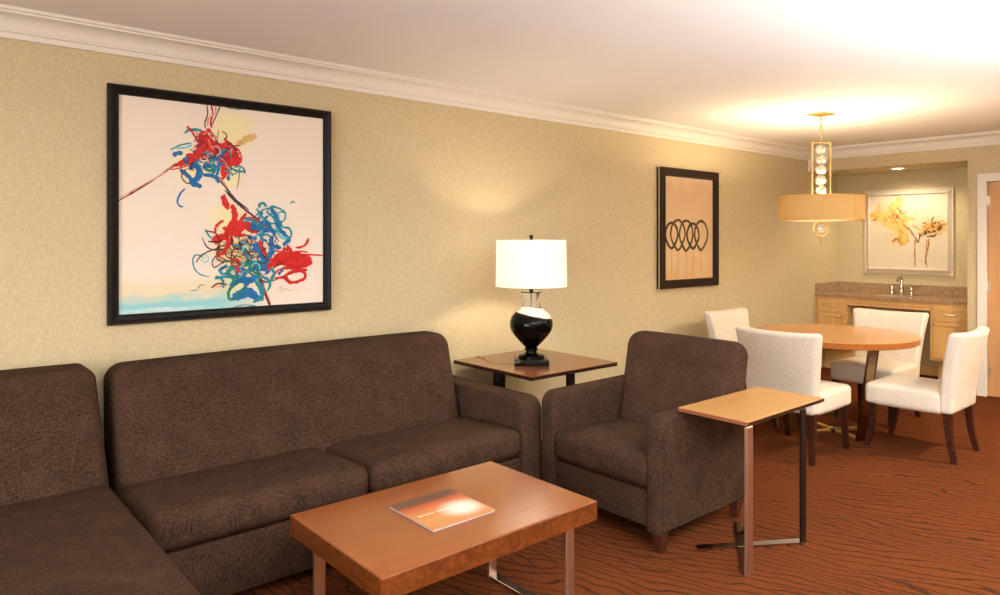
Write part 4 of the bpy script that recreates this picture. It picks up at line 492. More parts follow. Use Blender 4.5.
# ------------------------------------------------------------------ end table + lamp
et = thing('end_table', 'square walnut end table with thin dark edge in the corner between sofa and armchair', 'end table', (3.155, 3.34, 0))
ex0, ex1, ey0, ey1, ez = 2.781, 3.541, 2.965, 3.718, 0.70
bm = B(); box(bm, ex0, ex1, ey0, ey1, ez - 0.005, ez, 0.001, 1); obj('tabletop', bm, ENDW, et, world=True, smooth=False)
bm = B(); box(bm, ex0, ex1, ey0, ey1, ez - 0.024, ez - 0.005); obj('edge_band', bm, EDGEK, et, world=True, smooth=False)
cx, cy = 3.16, 3.34
for lx, ly, wx, wy in ((2.83, 3.335, 0.012, 0.024), (3.50, 3.335, 0.012, 0.024), (3.152, 3.02, 0.022, 0.012), (3.152, 3.66, 0.022, 0.012)):
    bm = B(); box(bm, lx - wx, lx + wx, ly - wy, ly + wy, 0, ez - 0.024, 0.002, 1); obj('leg', bm, BLACKM, et, world=True, smooth=False)
bm = B(); box(bm, 2.83, 3.50, 3.328, 3.372, 0, 0.014); box(bm, 3.138, 3.182, 3.02, 3.66, 0, 0.014); obj('floor_bar', bm, BLACKM, et, world=True, smooth=False)

lp = thing('table_lamp', 'lit table lamp with white drum shade and black glass vase body on the end table', 'lamp', (3.09, 3.30, ez), YAW - pi / 2)
bm = B(); box(bm, -0.108, 0.108, -0.108, 0.108, 0.0, 0.034, 0.003, 2); lathe(bm, [(0.085, 0.034), (0.085, 0.05), (0.076, 0.058), (0.05, 0.062), (0.038, 0.07), (0.036, 0.08), (0.045, 0.088), (0.045, 0.096), (0.034, 0.1)], 40)
obj('base', bm, BLACKG, lp)
bp = [(0.034, 0.098), (0.042, 0.108), (0.060, 0.125), (0.086, 0.152), (0.113, 0.183), (0.132, 0.212), (0.140, 0.245), (0.137, 0.275), (0.123, 0.305), (0.101, 0.330), (0.078, 0.348), (0.064, 0.365)]
bm = B(); lathe(bm, bp, 48, cap=False); obj('vase_body', bm, GLAZE, lp)
bm = B(); lathe(bm, [(0.064, 0.365), (0.054, 0.385), (0.049, 0.405), (0.049, 0.42), (0.054, 0.44), (0.062, 0.455)], 40, cap=False); obj('glass_neck', bm, GLASS, lp, label='clear glass neck')
bm = B(); lathe(bm, [(0.066, 0.455), (0.066, 0.461), (0.014, 0.466), (0.012, 0.5), (0.02, 0.505), (0.02, 0.56), (0.008, 0.565)], 24); tube(bm, [(0, 0, 0.36), (0, 0, 0.455)], 0.005, 8)
obj('socket', bm, BLACKG, lp)
bm = B(); pts = [(0.0 + 0.05 * sin(pi * k / 16), 0, 0.52 + 0.28 * k / 16) for k in range(17)]; tube(bm, pts, 0.0022, 6); tube(bm, [(-p[0], 0, p[2]) for p in pts], 0.0022, 6); obj('harp', bm, CHROME, lp)
bm = B(); sphere(bm, (0, 0, 0.62), 0.03, 16, 1.25); obj('bulb', bm, BULB, lp)
sh = [(0.229, 0.495), (0.2235, 0.792), (0.2215, 0.792), (0.227, 0.495)]
bm = B(); R_ = []
lathe(bm, sh + [sh[0]], 64, cap=False); bmesh.ops.remove_doubles(bm, verts=bm.verts, dist=1e-5); shd = obj('lamp_shade', bm, SHADEW, lp)
bm = B()
sphere(bm, (0, 0, 0.785), 0.011, 10)
for k in range(3): tube(bm, [(0.008 * cos(k * 2.094), 0.008 * sin(k * 2.094), 0.785), (0.222 * cos(k * 2.094), 0.222 * sin(k * 2.094), 0.785)], 0.0018, 6)
obj('spider', bm, CHROME, shd)
for rr_, zz in ((0.2285, 0.496), (0.2235, 0.791)):
    bm = B(); tube(bm, [(rr_ * cos(2 * pi * k / 48), rr_ * sin(2 * pi * k / 48), zz) for k in range(48)], 0.0022, 6, True); obj('shade_ring', bm, SHADEW, shd)
bm = B(); lathe(bm, [(0.004, 0.785), (0.012, 0.798), (0.006, 0.802), (0.012, 0.808), (0.014, 0.816), (0.008, 0.824), (0, 0.826)], 16); obj('finial', bm, BLACKG, lp)
bm = B(); Rm = Matrix.Rotation(-(YAW - pi / 2), 3, 'Z')
cp = [Vector(p) - Vector((3.09, 3.30, 0.7)) for p in ((3.0, 3.36, 0.704), (2.93, 3.44, 0.704), (2.90, 3.50, 0.704), (2.93, 3.56, 0.704), (2.97, 3.64, 0.704), (2.98, 3.72, 0.704), (2.985, 3.738, 0.68), (2.99, 3.742, 0.55))]
tube(bm, [Rm @ Vector(p) for p in catmull([tuple(p) for p in cp], 5)], 0.0022, 6); obj('power_cord', bm, CORD, lp)

# ------------------------------------------------------------------ C-shaped laptop table
cs = thing('laptop_table', 'narrow tan laptop table on two flat bronze legs with crossed floor bars beside the armchair', 'side table', (3.2, 1.85, 0))
bm = B(); box(bm, 2.876, 3.615, 1.657, 2.03, 0.662, 0.68, 0.001, 1); 
top = obj('tabletop', bm, [TANW, COPPEREDGE, EDGEK], cs, world=True, smooth=False)
for p in top.data.polygons:
    if abs(p.normal.z) < 0.5: p.material_index = 2 if abs(p.normal.y) > 0.5 else 1  # long edges dark, end edges copper: shade and light painted on one edging
bm = B(); box(bm, 2.852, 2.906, 1.650, 1.664, 0.0, 0.662, 0.002, 1); obj('leg', bm, BRONZE, cs, world=True, smooth=False)
bm = B(); box(bm, 3.36, 3.405, 1.650, 1.664, 0.0, 0.662, 0.002, 1); obj('leg', bm, BLACKM, cs, world=True, smooth=False, label='dark second leg')
def bar(bm, a, b, w, h):
    a = Vector(a); b = Vector(b); d = (b - a).normalized(); n = Vector((-d.y, d.x, 0)) * w / 2; z = Vector((0, 0, h))
    return loft(bm, [[a - n, a + n, a + n + z, a - n + z], [b - n, b + n, b + n + z, b - n + z]])
bm = B(); bar(bm, (2.878, 1.66, 0.0), (3.345, 1.985, 0.0), 0.045, 0.012); obj('floor_bar', bm, CHROME, cs, world=True, smooth=False)
bm = B(); bar(bm, (3.384, 1.66, 0.0005), (2.925, 1.955, 0.0005), 0.045, 0.013); obj('floor_bar', bm, CHROME, cs, world=True, smooth=False)

# ------------------------------------------------------------------ dining set
TX, TY, TR, TZ = 5.55, 2.47, 0.585, 0.765
dt = thing('dining_table', 'round honey maple pedestal dining table under the hanging drum light', 'dining table', (TX, TY, 0), radians(19))
bm = B(); lathe(bm, [(TR - 0.004, -0.006), (TR, -0.003), (TR - 0.003, 0)], 96, (0, 0, TZ)); obj('tabletop', bm, MAPLE, dt)
bm = B(); lathe(bm, [(TR - 0.012, -0.048), (TR - 0.004, -0.044), (TR - 0.002, -0.006)], 96, (0, 0, TZ)); obj('edge_band', bm, MAPLEEDGE, dt)
for k in range(4):
    a = radians(45 + 90 * k); M_ = Matrix.Rotation(a, 3, 'Z')
    bm = B(); w = 0.034; r0, r1 = 0.275, 0.40
    loft(bm, [[M_ @ Vector((r, s * w, z)) for r, s, z in ((r0 - 0.012, -1, 0), (r0 + 0.012, -1, 0), (r0 + 0.012, 1, 0), (r0 - 0.012, 1, 0))],
              [M_ @ Vector((r, s * w, TZ - 0.048)) for r, s in ((r1 - 0.012, -1), (r1 + 0.012, -1), (r1 + 0.012, 1), (r1 - 0.012, 1))]])
    obj('leg', bm, NICKEL, dt, smooth=False)
    bm = B(); loft(bm, [[M_ @ Vector((r, s * 0.022, z)) for s, z in ((-1, 0.0), (1, 0.0), (1, 0.016), (-1, 0.016))] for r in (0.03, 0.275)]); obj('floor_bar', bm, GOLD, dt, smooth=False)
bm = B(); lathe(bm, [(0.05, 0), (0.05, 0.02), (0.03, 0.03), (0, 0.032)], 24); obj('hub', bm, CHROME, dt)

dc = thing('dining_chair', 'cream dining chair in side view, alone on the open carpet side of the round table', 'chair', (5.565, 1.85, 0), 0.0, 'dining chairs around the round table')
bm = B(); soft(bm, -0.255, 0.255, -0.20, 0.298, 0.315, 0.462, 0.032, (0.004, 0.004, 0.014), 10); obj('seat', bm, CREAM, dc)
def cb(p):
    a = max(0.0, (p.z - 0.32) / 0.565)
    x = p.x * (1 + 0.24 * a ** 1.6); y = p.y - 0.11 * a ** 1.5 + 0.035 * (p.x / 0.25) ** 2 * a
    return Vector((x, y, p.z + 0.012 * a * (p.x / 0.25) ** 2))
bm = B(); soft(bm, -0.25, 0.25, -0.265, -0.175, 0.32, 0.868, 0.03, (0, 0.006, 0), 12, cb); obj('backrest', bm, CREAM, dc)
def leg(bm, pts):   # saber leg: (x, y, z, half-size)
    return loft(bm, [[(x - s, y - s, z), (x + s, y - s, z), (x + s, y + s, z), (x - s, y + s, z)] for x, y, z, s in pts])
for sx_ in (-1, 1):
    bm = B(); leg(bm, [(sx_ * (0.218 + 0.0 * k), 0.258 - 0.006 * sin(pi * k / 6) + 0.036 * (k / 6) ** 2.4, 0.325 * (1 - k / 6), 0.023 - 0.008 * k / 6) for k in range(7)]); obj('leg', bm, LEGW, dc, auto=60)
    bm = B(); leg(bm, [(sx_ * (0.215 + 0.018 * (k / 6) ** 2), -0.225 - 0.045 * (k / 6) ** 2.0, 0.335 * (1 - k / 6), 0.024 - 0.008 * k / 6) for k in range(7)]); obj('leg', bm, LEGW, dc, auto=60)
def dup(root, loc, rz, label):
    r = root.copy(); COL.objects.link(r); r.location = loc; r.rotation_euler = (0, 0, rz); r['label'] = label
    for ch in list(root.children):
        c = ch.copy(); COL.objects.link(c); c.parent = r
    return r
for loc, rz, lab in (((4.86, 2.42, 0), -pi / 2, 'cream dining chair showing its plain back just behind the laptop table and armchair'),
                     ((6.26, 2.435, 0), pi / 2, 'cream dining chair facing the armchair, in front of the sink cabinets'),
                     ((5.535, 3.11, 0), pi, 'cream dining chair with its back against the wall below the loop print, mostly hidden')):
    dup(dc, loc, rz, lab)

# ------------------------------------------------------------------ chandelier
CHX, CHY = 5.62, 2.604
ch = thing('pendant_light', 'gold pendant light with crystal balls above a wide tan drum shade over the dining table', 'pendant light', (CHX, CHY, CEIL), YAW - pi / 2)
def zc(z): return z - CEIL
bm = B(); s = 0.075; loft(bm, [[(-s, -s, -0.0), (s, -s, 0), (s, s, 0), (-s, s, 0)], [(-s, -s, -0.012), (s, -s, -0.012), (s, s, -0.012), (-s, s, -0.012)], [(-0.02, -0.02, -0.026), (0.02, -0.02, -0.026), (0.02, 0.02, -0.026), (-0.02, 0.02, -0.026)]])
bmesh.ops.rotate(bm, verts=bm.verts, matrix=Matrix.Rotation(radians(33), 3, 'Z')); obj('canopy', bm, GOLD, ch, smooth=False)
bm = B()
for k in range(7):
    zz = -0.035 - k * 0.029; pts = []
    for j in range(14):
        a = 2 * pi * j / 14; u = 0.009 * cos(a); pts.append((u, 0, zz + 0.02 * sin(a)) if k % 2 else (0, u, zz + 0.02 * sin(a)))
    tube(bm, pts, 0.003, 6, True)
obj('chain', bm, GOLD, ch)
bm = B(); zt, zb = zc(2.272), zc(1.846)
for x in (-0.075, 0.069): box(bm, x, x + 0.007, -0.012, 0.012, zb, zt)
box(bm, -0.075, 0.076, -0.012, 0.012, zt - 0.007, zt); box(bm, -0.075, 0.076, -0.012, 0.012, zb, zb + 0.007); tube(bm, [(0, 0, zt + 0.015), (0, 0, zc(1.66))], 0.004, 8)
obj('frame', bm, GOLD, ch, smooth=False)
for k in range(5):
    bm = B(); sphere(bm, (0, 0, zc(2.219 - k * 0.083)), 0.042, 14); obj('crystal_ball', bm, CRYSTAL, ch, auto=0, smooth=False)
bm = B(); ro, zt2, zb2 = 0.318, zc(1.838), zc(1.648)
lathe(bm, [(ro, zb2), (ro, zt2), (ro - 0.003, zt2), (ro - 0.003, zb2), (ro, zb2)], 72, cap=False); bmesh.ops.remove_doubles(bm, verts=bm.verts, dist=1e-5); sd = obj('drum_shade', bm, SHADET, ch)
for z in (zt2, zb2):
    bm = B(); tube(bm, [(ro * cos(2 * pi * k / 72), ro * sin(2 * pi * k / 72), z) for k in range(72)], 0.004, 6, True); obj('shade_ring', bm, GOLD, sd)
bm = B(); sphere(bm, (0, 0, zt2 - 0.004), 0.012, 10)
for k in range(3): tube(bm, [(0, 0, zt2 - 0.004), (ro * cos(k * 2.094 + 0.4), ro * sin(k * 2.094 + 0.4), zt2 - 0.004)], 0.003, 6)
obj('spider', bm, GOLD, sd)
bm = B(); box(bm, 0.1 - 0.002, 0.1 + 0.002, -math.sqrt(ro * ro - 0.01) - 0.002, -math.sqrt(ro * ro - 0.01) + 0.004, zb2, zt2)
obj('seam', bm, GOLD, sd)
bm = B(); lathe(bm, [(0.0, zc(1.642)), (0.2, zc(1.642)), (ro - 0.006, zc(1.652)), (ro - 0.006, zc(1.655)), (0.0, zc(1.646))], 60, cap=False); obj('diffuser', bm, DIFFUSER, ch)
for k in range(3):
    a = k * 2.094 + 1.2; bm = B(); sphere(bm, (0.13 * cos(a), 0.13 * sin(a), zc(1.75)), 0.026, 14, 1.2); obj('bulb', bm, BULB, ch)
bm = B(); tube(bm, [(0.058 * cos(2 * pi * k / 32), 0, zc(1.578) + 0.058 * sin(2 * pi * k / 32)) for k in range(32)], 0.007, 8, True); obj('ring', bm, GOLD, ch)
bm = B(); sphere(bm, (0, 0, zc(1.578)), 0.036, 14); obj('crystal_ball', bm, CRYSTAL, ch, smooth=False)
bm = B(); lathe(bm, [(0.004, zc(1.522)), (0.012, zc(1.512)), (0.006, zc(1.50)), (0.008, zc(1.47)), (0.003, zc(1.455)), (0, zc(1.448))], 12); obj('finial', bm, GOLD, ch)

# ------------------------------------------------------------------ vanity in the alcove
vt = thing('countertop', 'brown speckled granite counter with low splash and oval sink in the alcove', 'countertop', (8.29, 3.0, 0.85))
x0, x1, y0, y1, z0, z1 = 7.99, AX, AY + 0.006, WALL_Y, 0.85, 0.878
scx, scy, sa, sb = 8.27, 3.03, 0.15, 0.21; N_ = 48
def rim(px, py, hx0, hx1, hy0, hy1, a):
    dx, dy = cos(a), sin(a); k = 1e9
    if dx > 1e-9: k = min(k, (hx1 - px) / dx)
    if dx < -1e-9: k = min(k, (hx0 - px) / dx)
    if dy > 1e-9: k = min(k, (hy1 - py) / dy)
    if dy < -1e-9: k = min(k, (hy0 - py) / dy)
    return px + dx * k, py + dy * k
angs = sorted([2 * pi * k / N_ for k in range(N_)] + [math.atan2(yy_ - scy, xx_ - scx) % (2 * pi) for xx_ in (x0, x1) for yy_ in (y0, y1)])
bm = B()
def ringv(fn, z): return [bm.verts.new((*fn(a), z)) for a in angs]
outer = lambda a: rim(scx, scy, x0, x1, y0, y1, a); inner = lambda a: (scx + sa * cos(a), scy + sb * sin(a))
RR = [ringv(outer, z0), ringv(outer, z1), ringv(inner, z1), ringv(inner, z0)]; n = len(angs)
for i in range(4):
    A_, C_ = RR[i], RR[(i + 1) % 4]
    for k in range(n): bm.faces.new((A_[k], A_[(k + 1) % n], C_[(k + 1) % n], C_[k]))
obj('slab', bm, GRANITE, vt, world=True, smooth=False)
bm = B(); box(bm, AX - 0.02, AX, y0, WALL_Y, z1, 0.988, 0.002, 1); obj('backsplash', bm, GRANITE, vt, world=True, smooth=False)
bm = B(); box(bm, 8.0, AX - 0.02, WALL_Y - 0.02, WALL_Y, z1, 0.988, 0.002, 1); obj('backsplash', bm, GRANITE, vt, world=True, smooth=False)
bm = B(); rings = []
for k in range(7):
    a = pi / 2 * k / 6; q = cos(a) if k < 6 else 0.12
    rings.append([(scx + (sa - 0.003) * q * cos(2 * pi * j / 40), scy + (sb - 0.003) * q * sin(2 * pi * j / 40), z0 + 0.02 - 0.13 * sin(a)) for j in range(40)])
loft(bm, rings, False); bm.faces.new([v for v in bm.verts][-40:]); obj('sink_basin', bm, PORC, vt, world=True)

def cabinet(label, ya, yb, knob_y):
    c = thing('cabinet', label, 'cabinet', (8.3, (ya + yb) / 2, 0), 0, 'sink cabinets under the counter')
    bm = B(); box(bm, 8.022, AX - 0.002, ya, yb, 0.255, 0.849, 0.002, 1); obj('body', bm, CAB, c, world=True, smooth=False)
    bm = B(); box(bm, 8.20, AX - 0.002, ya + 0.015, yb - 0.015, 0.0, 0.255); obj('plinth', bm, CAB, c, world=True, smooth=False)
    ia, ib = ya + 0.025, yb - 0.03
    def panel(name, za, zb, par):
        bm = B(); f = 0.038
        box(bm, 8.006, 8.022, ia, ia + f, za, zb, 0.002, 1); box(bm, 8.006, 8.022, ib - f, ib, za, zb, 0.002, 1)
        box(bm, 8.006, 8.022, ia + f, ib - f, za, za + f, 0.002, 1); box(bm, 8.006, 8.022, ia + f, ib - f, zb - f, zb, 0.002, 1); box(bm, 8.019, 8.022, ia + f, ib - f, za + f, zb - f)
        return obj(name, bm, CAB, par, world=True, smooth=False)
    d = panel('drawer', 0.665, 0.805, c); m = (ia + ib) / 2
    bm = B(); tube(bm, catmull([(8.006, m - 0.05, 0.735), (7.985, m - 0.046, 0.735), (7.978, m - 0.02, 0.732), (7.978, m + 0.02, 0.732), (7.985, m + 0.046, 0.735), (8.006, m + 0.05, 0.735)], 4), 0.006, 8); obj('handle', bm, HINGE, d, world=True)
    e = panel('door', 0.285, 0.652, c)
    bm = B(); lathe(bm, [(0.006, 0), (0.006, 0.012), (0.013, 0.018), (0.013, 0.024), (0, 0.027)], 16); bmesh.ops.rotate(bm, verts=bm.verts, matrix=Matrix.Rotation(-pi / 2, 3, 'Y')); bmesh.ops.translate(bm, verts=bm.verts, vec=(8.006, knob_y, 0.63)); obj('knob', bm, HINGE, e, world=True)
cabinet('maple cabinet with one drawer and door left under the granite counter by the corner', 3.425, WALL_Y - 0.002, 3.47)
cabinet('maple cabinet with one drawer and door under the granite counter nearest the white door casing', AY + 0.008, 2.595, 2.55)
ap = thing('apron_panel', 'long grooved maple rail under the granite counter between its two cabinets', 'panel', (8.03, 3.0, 0.79))
bm = B(); box(bm, 8.03, 8.05, 2.597, 3.423, 0.762, 0.849, 0.002, 1); obj('board', bm, CAB, ap, world=True, smooth=False)
bm = B(); box(bm, 8.018, 8.03, 2.60, 3.42, 0.834, 0.849); box(bm, 8.018, 8.03, 2.60, 3.42, 0.797, 0.807); box(bm, 8.018, 8.03, 2.60, 3.42, 0.762, 0.776); obj('moulding', bm, CAB, ap, world=True, smooth=False)

fc = thing('faucet', 'nickel widespread faucet with two lever handles on the granite counter', 'faucet', (8.48, 3.03, z1))
bm = B(); lathe(bm, [(0.034, 0), (0.034, 0.006), (0.027, 0.015), (0.02, 0.04), (0.026, 0.075), (0.02, 0.12), (0.017, 0.15)], 20)
tube(bm, catmull([(0, 0, 0.14), (0, 0, 0.17), (-0.02, 0, 0.196), (-0.055, 0, 0.2), (-0.09, 0, 0.185), (-0.115, 0, 0.155)], 5), 0.015, 12); obj('spout', bm, CHROME, fc)
for s in (-1, 1):
    bm = B(); lathe(bm, [(0.03, 0), (0.03, 0.006), (0.022, 0.014), (0.018, 0.04), (0.022, 0.062), (0.016, 0.09), (0, 0.096)], 18, (0, s * 0.1, 0))
    tube(bm, catmull([(0, s * 0.1, 0.088), (-0.003, s * 0.14, 0.1), (-0.008, s * 0.2, 0.106)], 4), 0.011, 8); obj('handle', bm, CHROME, fc)

dl = thing('downlight', 'small lit round recessed light in the alcove ceiling above the sink', 'ceiling light', (8.125, 2.94, SOF))
bm = B(); lathe(bm, [(0.085, 0.0), (0.085, -0.006), (0.062, -0.009), (0.058, 0.0)], 40, cap=False); obj('trim_ring', bm, TRIMW, dl)
bm = B(); lathe(bm, [(0, -0.004), (0.058, -0.004)], 40, cap=False); obj('lens', bm, LENS, dl)

# ------------------------------------------------------------------ framed pictures
INK = {'red': rgb(206, 26, 18), 'blue': rgb(14, 104, 168), 'teal': rgb(20, 138, 150), 'maroon': rgb(96, 22, 26), 'slate': rgb(58, 54, 82), 'tan': rgb(226, 186, 118),
       'green': rgb(24, 126, 84), 'aqua': rgb(120, 200, 214), 'pink': rgb(220, 158, 138), 'olive': rgb(74, 66, 24), 'stem': rgb(150, 112, 70), 'wash': rgb(232, 190, 112),
       'amber': rgb(222, 168, 84), 'rust': rgb(186, 116, 66), 'umber': rgb(104, 78, 50), 'espresso': rgb(50, 40, 24)}
def frame(bm, M, w, h, prof, mats=None):
    """Mitred picture moulding; prof = [(inset, height off the wall)]"""
    R_ = [[bm.verts.new(M(u, v, q)) for u, v in ((d, d), (w - d, d), (w - d, h - d), (d, h - d))] for d, q in prof]
    for i, (a, b) in enumerate(zip(R_, R_[1:])):
        for k in range(4):
            f = bm.faces.new((a[k], a[(k + 1) % 4], b[(k + 1) % 4], b[k])); f.material_index = mats[i] if mats else 0
def strokes(par, M, data, q0, du, dv, jit=0.3, seed=3, colors=None):
    bm = B(); rr = random.Random(seed); names = []
    for i, (c, w, P) in enumerate(data):
        if c not in names: names.append(c)
        mi = names.index(c); q = q0 + i * 2.5e-5
        P = [(u + du, v + dv) for u, v in P]
        if w == 0:
            Q = catmull(P + [P[0]], 5)[:-1]
            Q = [(u + rr.uniform(-1, 1) * 0.006, v + rr.uniform(-1, 1) * 0.006) for u, v in Q]
            f = bm.faces.new([bm.verts.new(M(u, v, q)) for u, v in Q]); f.material_index = mi
        else:
            closed = len(P) > 20; Q = catmull(P, 1 if closed else 6); L_ = []; R2 = []
            for k, p in enumerate(Q):
                a = Q[max(k - 1, 0)]; b = Q[min(k + 1, len(Q) - 1)]; d = Vector((b[0] - a[0], b[1] - a[1]))
                if d.length < 1e-7: d = Vector((1, 0))
                d.normalize(); nn = Vector((-d.y, d.x)); e = k / max(1, len(Q) - 1)
                prof = 1.0 if closed else (0.35 + 0.65 * min(1, 5 * min(e, 1 - e) + 0.25))
                ww = w * 0.5 * prof * (1 + rr.uniform(-jit, jit)); w2 = w * 0.5 * prof * (1 + rr.uniform(-jit, jit))
                L_.append(bm.verts.new(M(p[0] + nn.x * ww, p[1] + nn.y * ww, q))); R2.append(bm.verts.new(M(p[0] - nn.x * w2, p[1] - nn.y * w2, q)))
            for k in range(len(Q) - 1):
                f = bm.faces.new((L_[k], L_[k + 1], R2[k + 1], R2[k])); f.material_index = mi
            if not closed and w > 0.018:
                for p, s in ((Q[0], 0.42), (Q[-1], 0.42)):
                    cc = [bm.verts.new(M(p[0] + w * s * (1 + rr.uniform(-.25, .25)) * cos(2 * pi * j / 10), p[1] + w * s * (1 + rr.uniform(-.25, .25)) * sin(2 * pi * j / 10), q + 1e-5)) for j in range(10)]
                    bm.faces.new(cc).material_index = mi
    bm.normal_update(); bmesh.ops.triangulate(bm, faces=[f for f in bm.faces if len(f.verts) > 4])
    ms = []
    for c in names:
        key = 'paint_' + c
        m = bpy.data.materials.get(key)
        if not m:
            t = NT(key); o = t.obj(); f = t.smooth(t.noise(o, 28, 4, 0.65), 0.3, 0.7); C = INK[c]
            m = t.set(t.mix(f, tuple(x * 0.8 for x in C[:3]) + (1,), tuple(min(1, x * 1.15 + 0.01) for x in C[:3]) + (1,)), 0.5, 0, 0.3)
        ms.append(m)
    return obj('brush_strokes', bm, ms, par, smooth=False)
def washes(t, base_c, spots, o, soft_noise=0.35):
    col = base_c; sx = t.n('SeparateXYZ'); t.put(sx.inputs[0], o)
    for (u, v, r, c, k, ui) in spots:
        du = t.math('SUBTRACT', sx.outputs[ui], u); dv = t.math('SUBTRACT', sx.outputs[2], v)
        d = t.math('SQRT', t.math('ADD', t.math('MULTIPLY', du, du), t.math('MULTIPLY', dv, dv)))
        d = t.math('ADD', d, t.math('MULTIPLY', t.math('SUBTRACT', t.noise(o, 9, 4, 0.6), 0.5), r * soft_noise * 2))
        col = t.mix(t.math('MULTIPLY', t.smooth(d, r, r * 0.2), k), col, c)
    return col, sx

# the large splash painting
W1, H1, U1, V1 = 1.158, 1.156, 0.754, 1.086
p1 = thing('framed_painting', 'large square abstract painting with red and blue splashes in a black frame above the sofa', 'painting', (U1, WALL_Y, V1))
M1 = lambda u, v, q: (u, -q, v)
bm = B(); frame(bm, M1, W1, H1, [(0, 0.001), (0, 0.03), (0.006, 0.042), (0.016, 0.042), (0.022, 0.036), (0.04, 0.03), (0.046, 0.032), (0.05, 0.018)]); obj('frame', bm, FRAMEK, p1, smooth=False)
t = NT('splash_canvas'); o = t.obj()
YL = rgb(240, 230, 158)
col, sx = washes(t, rgb(236, 224, 211), [(0.59, 0.98, 0.16, YL, 0.75, 0), (0.575, 0.74, 0.10, YL, 0.7, 0), (0.37, 0.79, 0.13, YL, 0.6, 0), (0.57, 0.52, 0.14, YL, 0.7, 0), (0.62, 0.36, 0.17, rgb(238, 214, 130), 0.8, 0), (0.60, 0.16, 0.12, rgb(206, 220, 170), 0.6, 0)], o)
v = sx.outputs[2]; u = sx.outputs[0]; nz = t.noise(t.scale(o, (1.2, 1, 5)), 5, 4, 0.6)
vv = t.math('ADD', v, t.math('MULTIPLY', t.math('SUBTRACT', nz, 0.5), 0.12))
left = t.smooth(u, 0.85, 0.45)
col = t.mix(t.math('MULTIPLY', t.math('MULTIPLY', t.smooth(vv, 0.24, 0.17), left), 0.55), col, rgb(224, 212, 160))
col = t.mix(t.math('MULTIPLY', t.math('MULTIPLY', t.smooth(vv, 0.15, 0.09), left), 0.85), col, rgb(120, 204, 216))
col = t.mix(t.math('MULTIPLY', t.math('MULTIPLY', t.smooth(vv, 0.075, 0.05), t.smooth(u, 0.6, 0.25)), 0.7), col, rgb(214, 226, 222))
CANV1 = t.set(col, 0.55, 0, 0.3)
bm = B(); box(bm, 0.04, W1 - 0.04, -0.022, -0.004, 0.04, H1 - 0.04); cv1 = obj('canvas', bm, CANV1, p1, smooth=False)
strokes(cv1, M1, STROKES_SPLASH, 0.0225, 0.009, 0.0)

# the loop print
W2, H2, U2, V2 = 0.918, 1.077, 5.03, 1.055
p2 = thing('framed_print', 'tall framed print of five overlapping dark loops on tan paper near the dining table', 'picture', (U2, WALL_Y, V2))
bm = B(); frame(bm, M1, W2, H2, [(0.006, 0.001), (0.006, 0.024), (0.016, 0.024)]); obj('back_frame', bm, FRAMEB, p2, smooth=False)
bm = B(); frame(bm, M1, W2, H2, [(0.012, 0.024), (0.012, 0.03), (0.02, 0.03)]); 
frame(bm, M1, W2, H2, [(0.0, 0.024), (-0.004, 0.03), (0.02, 0.031), (0.02, 0.024)]); obj('fillet', bm, LINER, p2, smooth=False, label='pale fillet line')
bm = B(); frame(bm, M1, W2, H2, [(0.006, 0.031), (0.003, 0.044), (0.01, 0.048), (0.072, 0.048), (0.078, 0.02)]); obj('frame', bm, FRAMEB, p2, smooth=False)
t = NT('tan_paper'); o = t.obj()
sx = t.n('SeparateXYZ'); t.put(sx.inputs[0], o)
f = t.math('ADD', t.math('MULTIPLY', sx.outputs[2], 0.8), t.math('MULTIPLY', t.noise(o, 5, 4), 0.35))
col = t.ramp(f, [(0.15, rgb(222, 176, 118)), (0.4, rgb(232, 202, 156)), (0.62, rgb(222, 190, 152)), (0.85, rgb(216, 182, 146)), (1.0, rgb(228, 200, 162))])
bm = B(); box(bm, 0.06, W2 - 0.06, -0.022, -0.004, 0.06, H2 - 0.06); cv2 = obj('print_sheet', bm, t.set(col, 0.4, 0, 0.4), p2, smooth=False)
strokes(cv2, M1, STROKES_LOOPS, 0.0225, 0.0, 0.0, 0.22, 8)

# the amber abstract over the sink
W3, H3 = 0.912, 0.952
p3 = thing('framed_painting', 'amber and brown abstract painting in a wide champagne frame above the sink', 'painting', (AX, 3.462, 1.104))
M3 = lambda u, v, q: (-q, -u, v)
bm = B(); frame(bm, M3, W3, H3, [(0, 0.001), (0, 0.02), (0.006, 0.024), (0.012, 0.02), (0.05, 0.045), (0.058, 0.045), (0.064, 0.02)]); obj('frame', bm, SILVER, p3, smooth=False)
t = NT('amber_canvas'); o = t.obj()
AM = rgb(230, 186, 104)
col, sx = washes(t, rgb(220, 207, 182), [(-0.2, 0.66, 0.16, AM, 0.6, 1), (-0.34, 0.60, 0.18, AM, 0.7, 1), (-0.36, 0.42, 0.16, AM, 0.55, 1), (-0.70, 0.52, 0.17, AM, 0.65, 1), (-0.34, 0.78, 0.1, AM, 0.5, 1)], o, 0.5)
bm = B(); box(bm, -0.022, -0.004, -(W3 - 0.055), -0.055, 0.055, H3 - 0.055); cv3 = obj('canvas', bm, t.set(col, 0.45, 0, 0.35), p3, smooth=False)
strokes(cv3, M3, STROKES_AMBER, 0.0225, 0.0, 0.0, 0.45, 5)

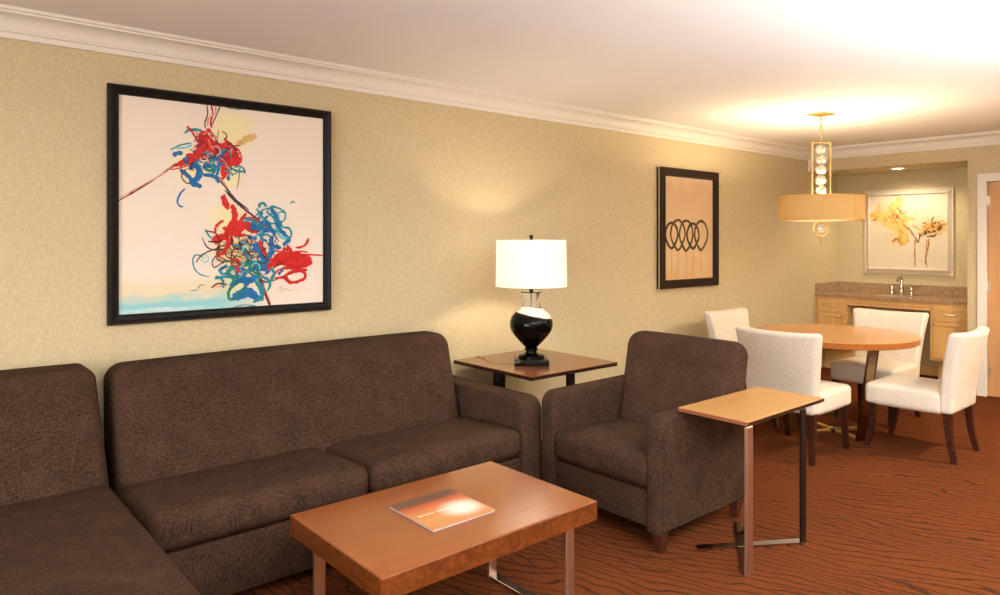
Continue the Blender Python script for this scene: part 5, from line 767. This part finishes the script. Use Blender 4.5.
# ------------------------------------------------------------------ lights, world, camera
def light(name, kind, loc, power, color, **k):
    l = bpy.data.lights.new(name, kind); l.energy = power; l.color = color
    for a, v in k.items(): setattr(l, a, v)
    o = bpy.data.objects.new(name, l); COL.objects.link(o); o.location = loc; return o
WARM = (1.0, 0.82, 0.58)
light('lamp_bulb_light', 'POINT', (3.09, 3.30, ez + 0.62), 58, (1.0, 0.86, 0.66), shadow_soft_size=0.035)
for k in range(3):
    a = k * 2.094 + 1.2 + YAW - pi / 2
    light('pendant_bulb_light', 'POINT', (CHX + 0.13 * cos(a), CHY + 0.13 * sin(a), 1.75), 125, (1.0, 0.80, 0.52), shadow_soft_size=0.03)
o = light('alcove_downlight', 'SPOT', (8.125, 2.94, SOF - 0.02), 44, (1.0, 0.84, 0.6), spot_size=radians(160), spot_blend=0.6, shadow_soft_size=0.05)
w = light('unseen_window_light', 'AREA', (X0 - 0.05, (WY0 + WY1) / 2, (WZ0 + WZ1) / 2), 350, (1.0, 0.98, 0.95), shape='RECTANGLE', size=WZ1 - WZ0, size_y=WY1 - WY0)  # area light for the unseen rear window, added to brighten the room
w.rotation_euler = (0, -pi / 2, 0)
light('added_warm_fill', 'SPOT', (6.0, 0.2, 2.47), 330, (1.0, 0.80, 0.50), spot_size=radians(165), spot_blend=0.5, shadow_soft_size=0.12)  # unseen warm spot near the door, added to brighten the dining walls
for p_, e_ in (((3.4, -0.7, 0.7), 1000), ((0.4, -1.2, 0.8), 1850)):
    u = light('added_ceiling_fill', 'SPOT', p_, e_, (0.95, 0.98, 1.0), spot_size=radians(150), spot_blend=1.0, shadow_soft_size=0.2)  # out-of-view spots aimed up, added to brighten the ceiling
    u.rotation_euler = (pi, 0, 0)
wd = bpy.data.worlds.new('outside'); SC.world = wd; wd.use_nodes = True
bg = wd.node_tree.nodes['Background']; bg.inputs[0].default_value = (0.75, 0.82, 0.95, 1); bg.inputs[1].default_value = 1.0

cam = bpy.data.cameras.new('camera'); co = bpy.data.objects.new('camera', cam); COL.objects.link(co)
cam.sensor_width = 36.0; cam.lens = 702 * 36 / 1000.0; cam.shift_y = (238.7 - 297.5) / 1000.0
cam.clip_start = 0.05
co.location = (0, 0, H_EYE); co.rotation_euler = (pi / 2, 0, YAW - pi / 2)
SC.camera = co
vs = SC.view_settings; vs.view_transform = 'Standard'; vs.look = 'None'; vs.gamma = 1.0; vs.use_curve_mapping = False; vs.exposure = 0.0
SC.cycles.use_denoising = True
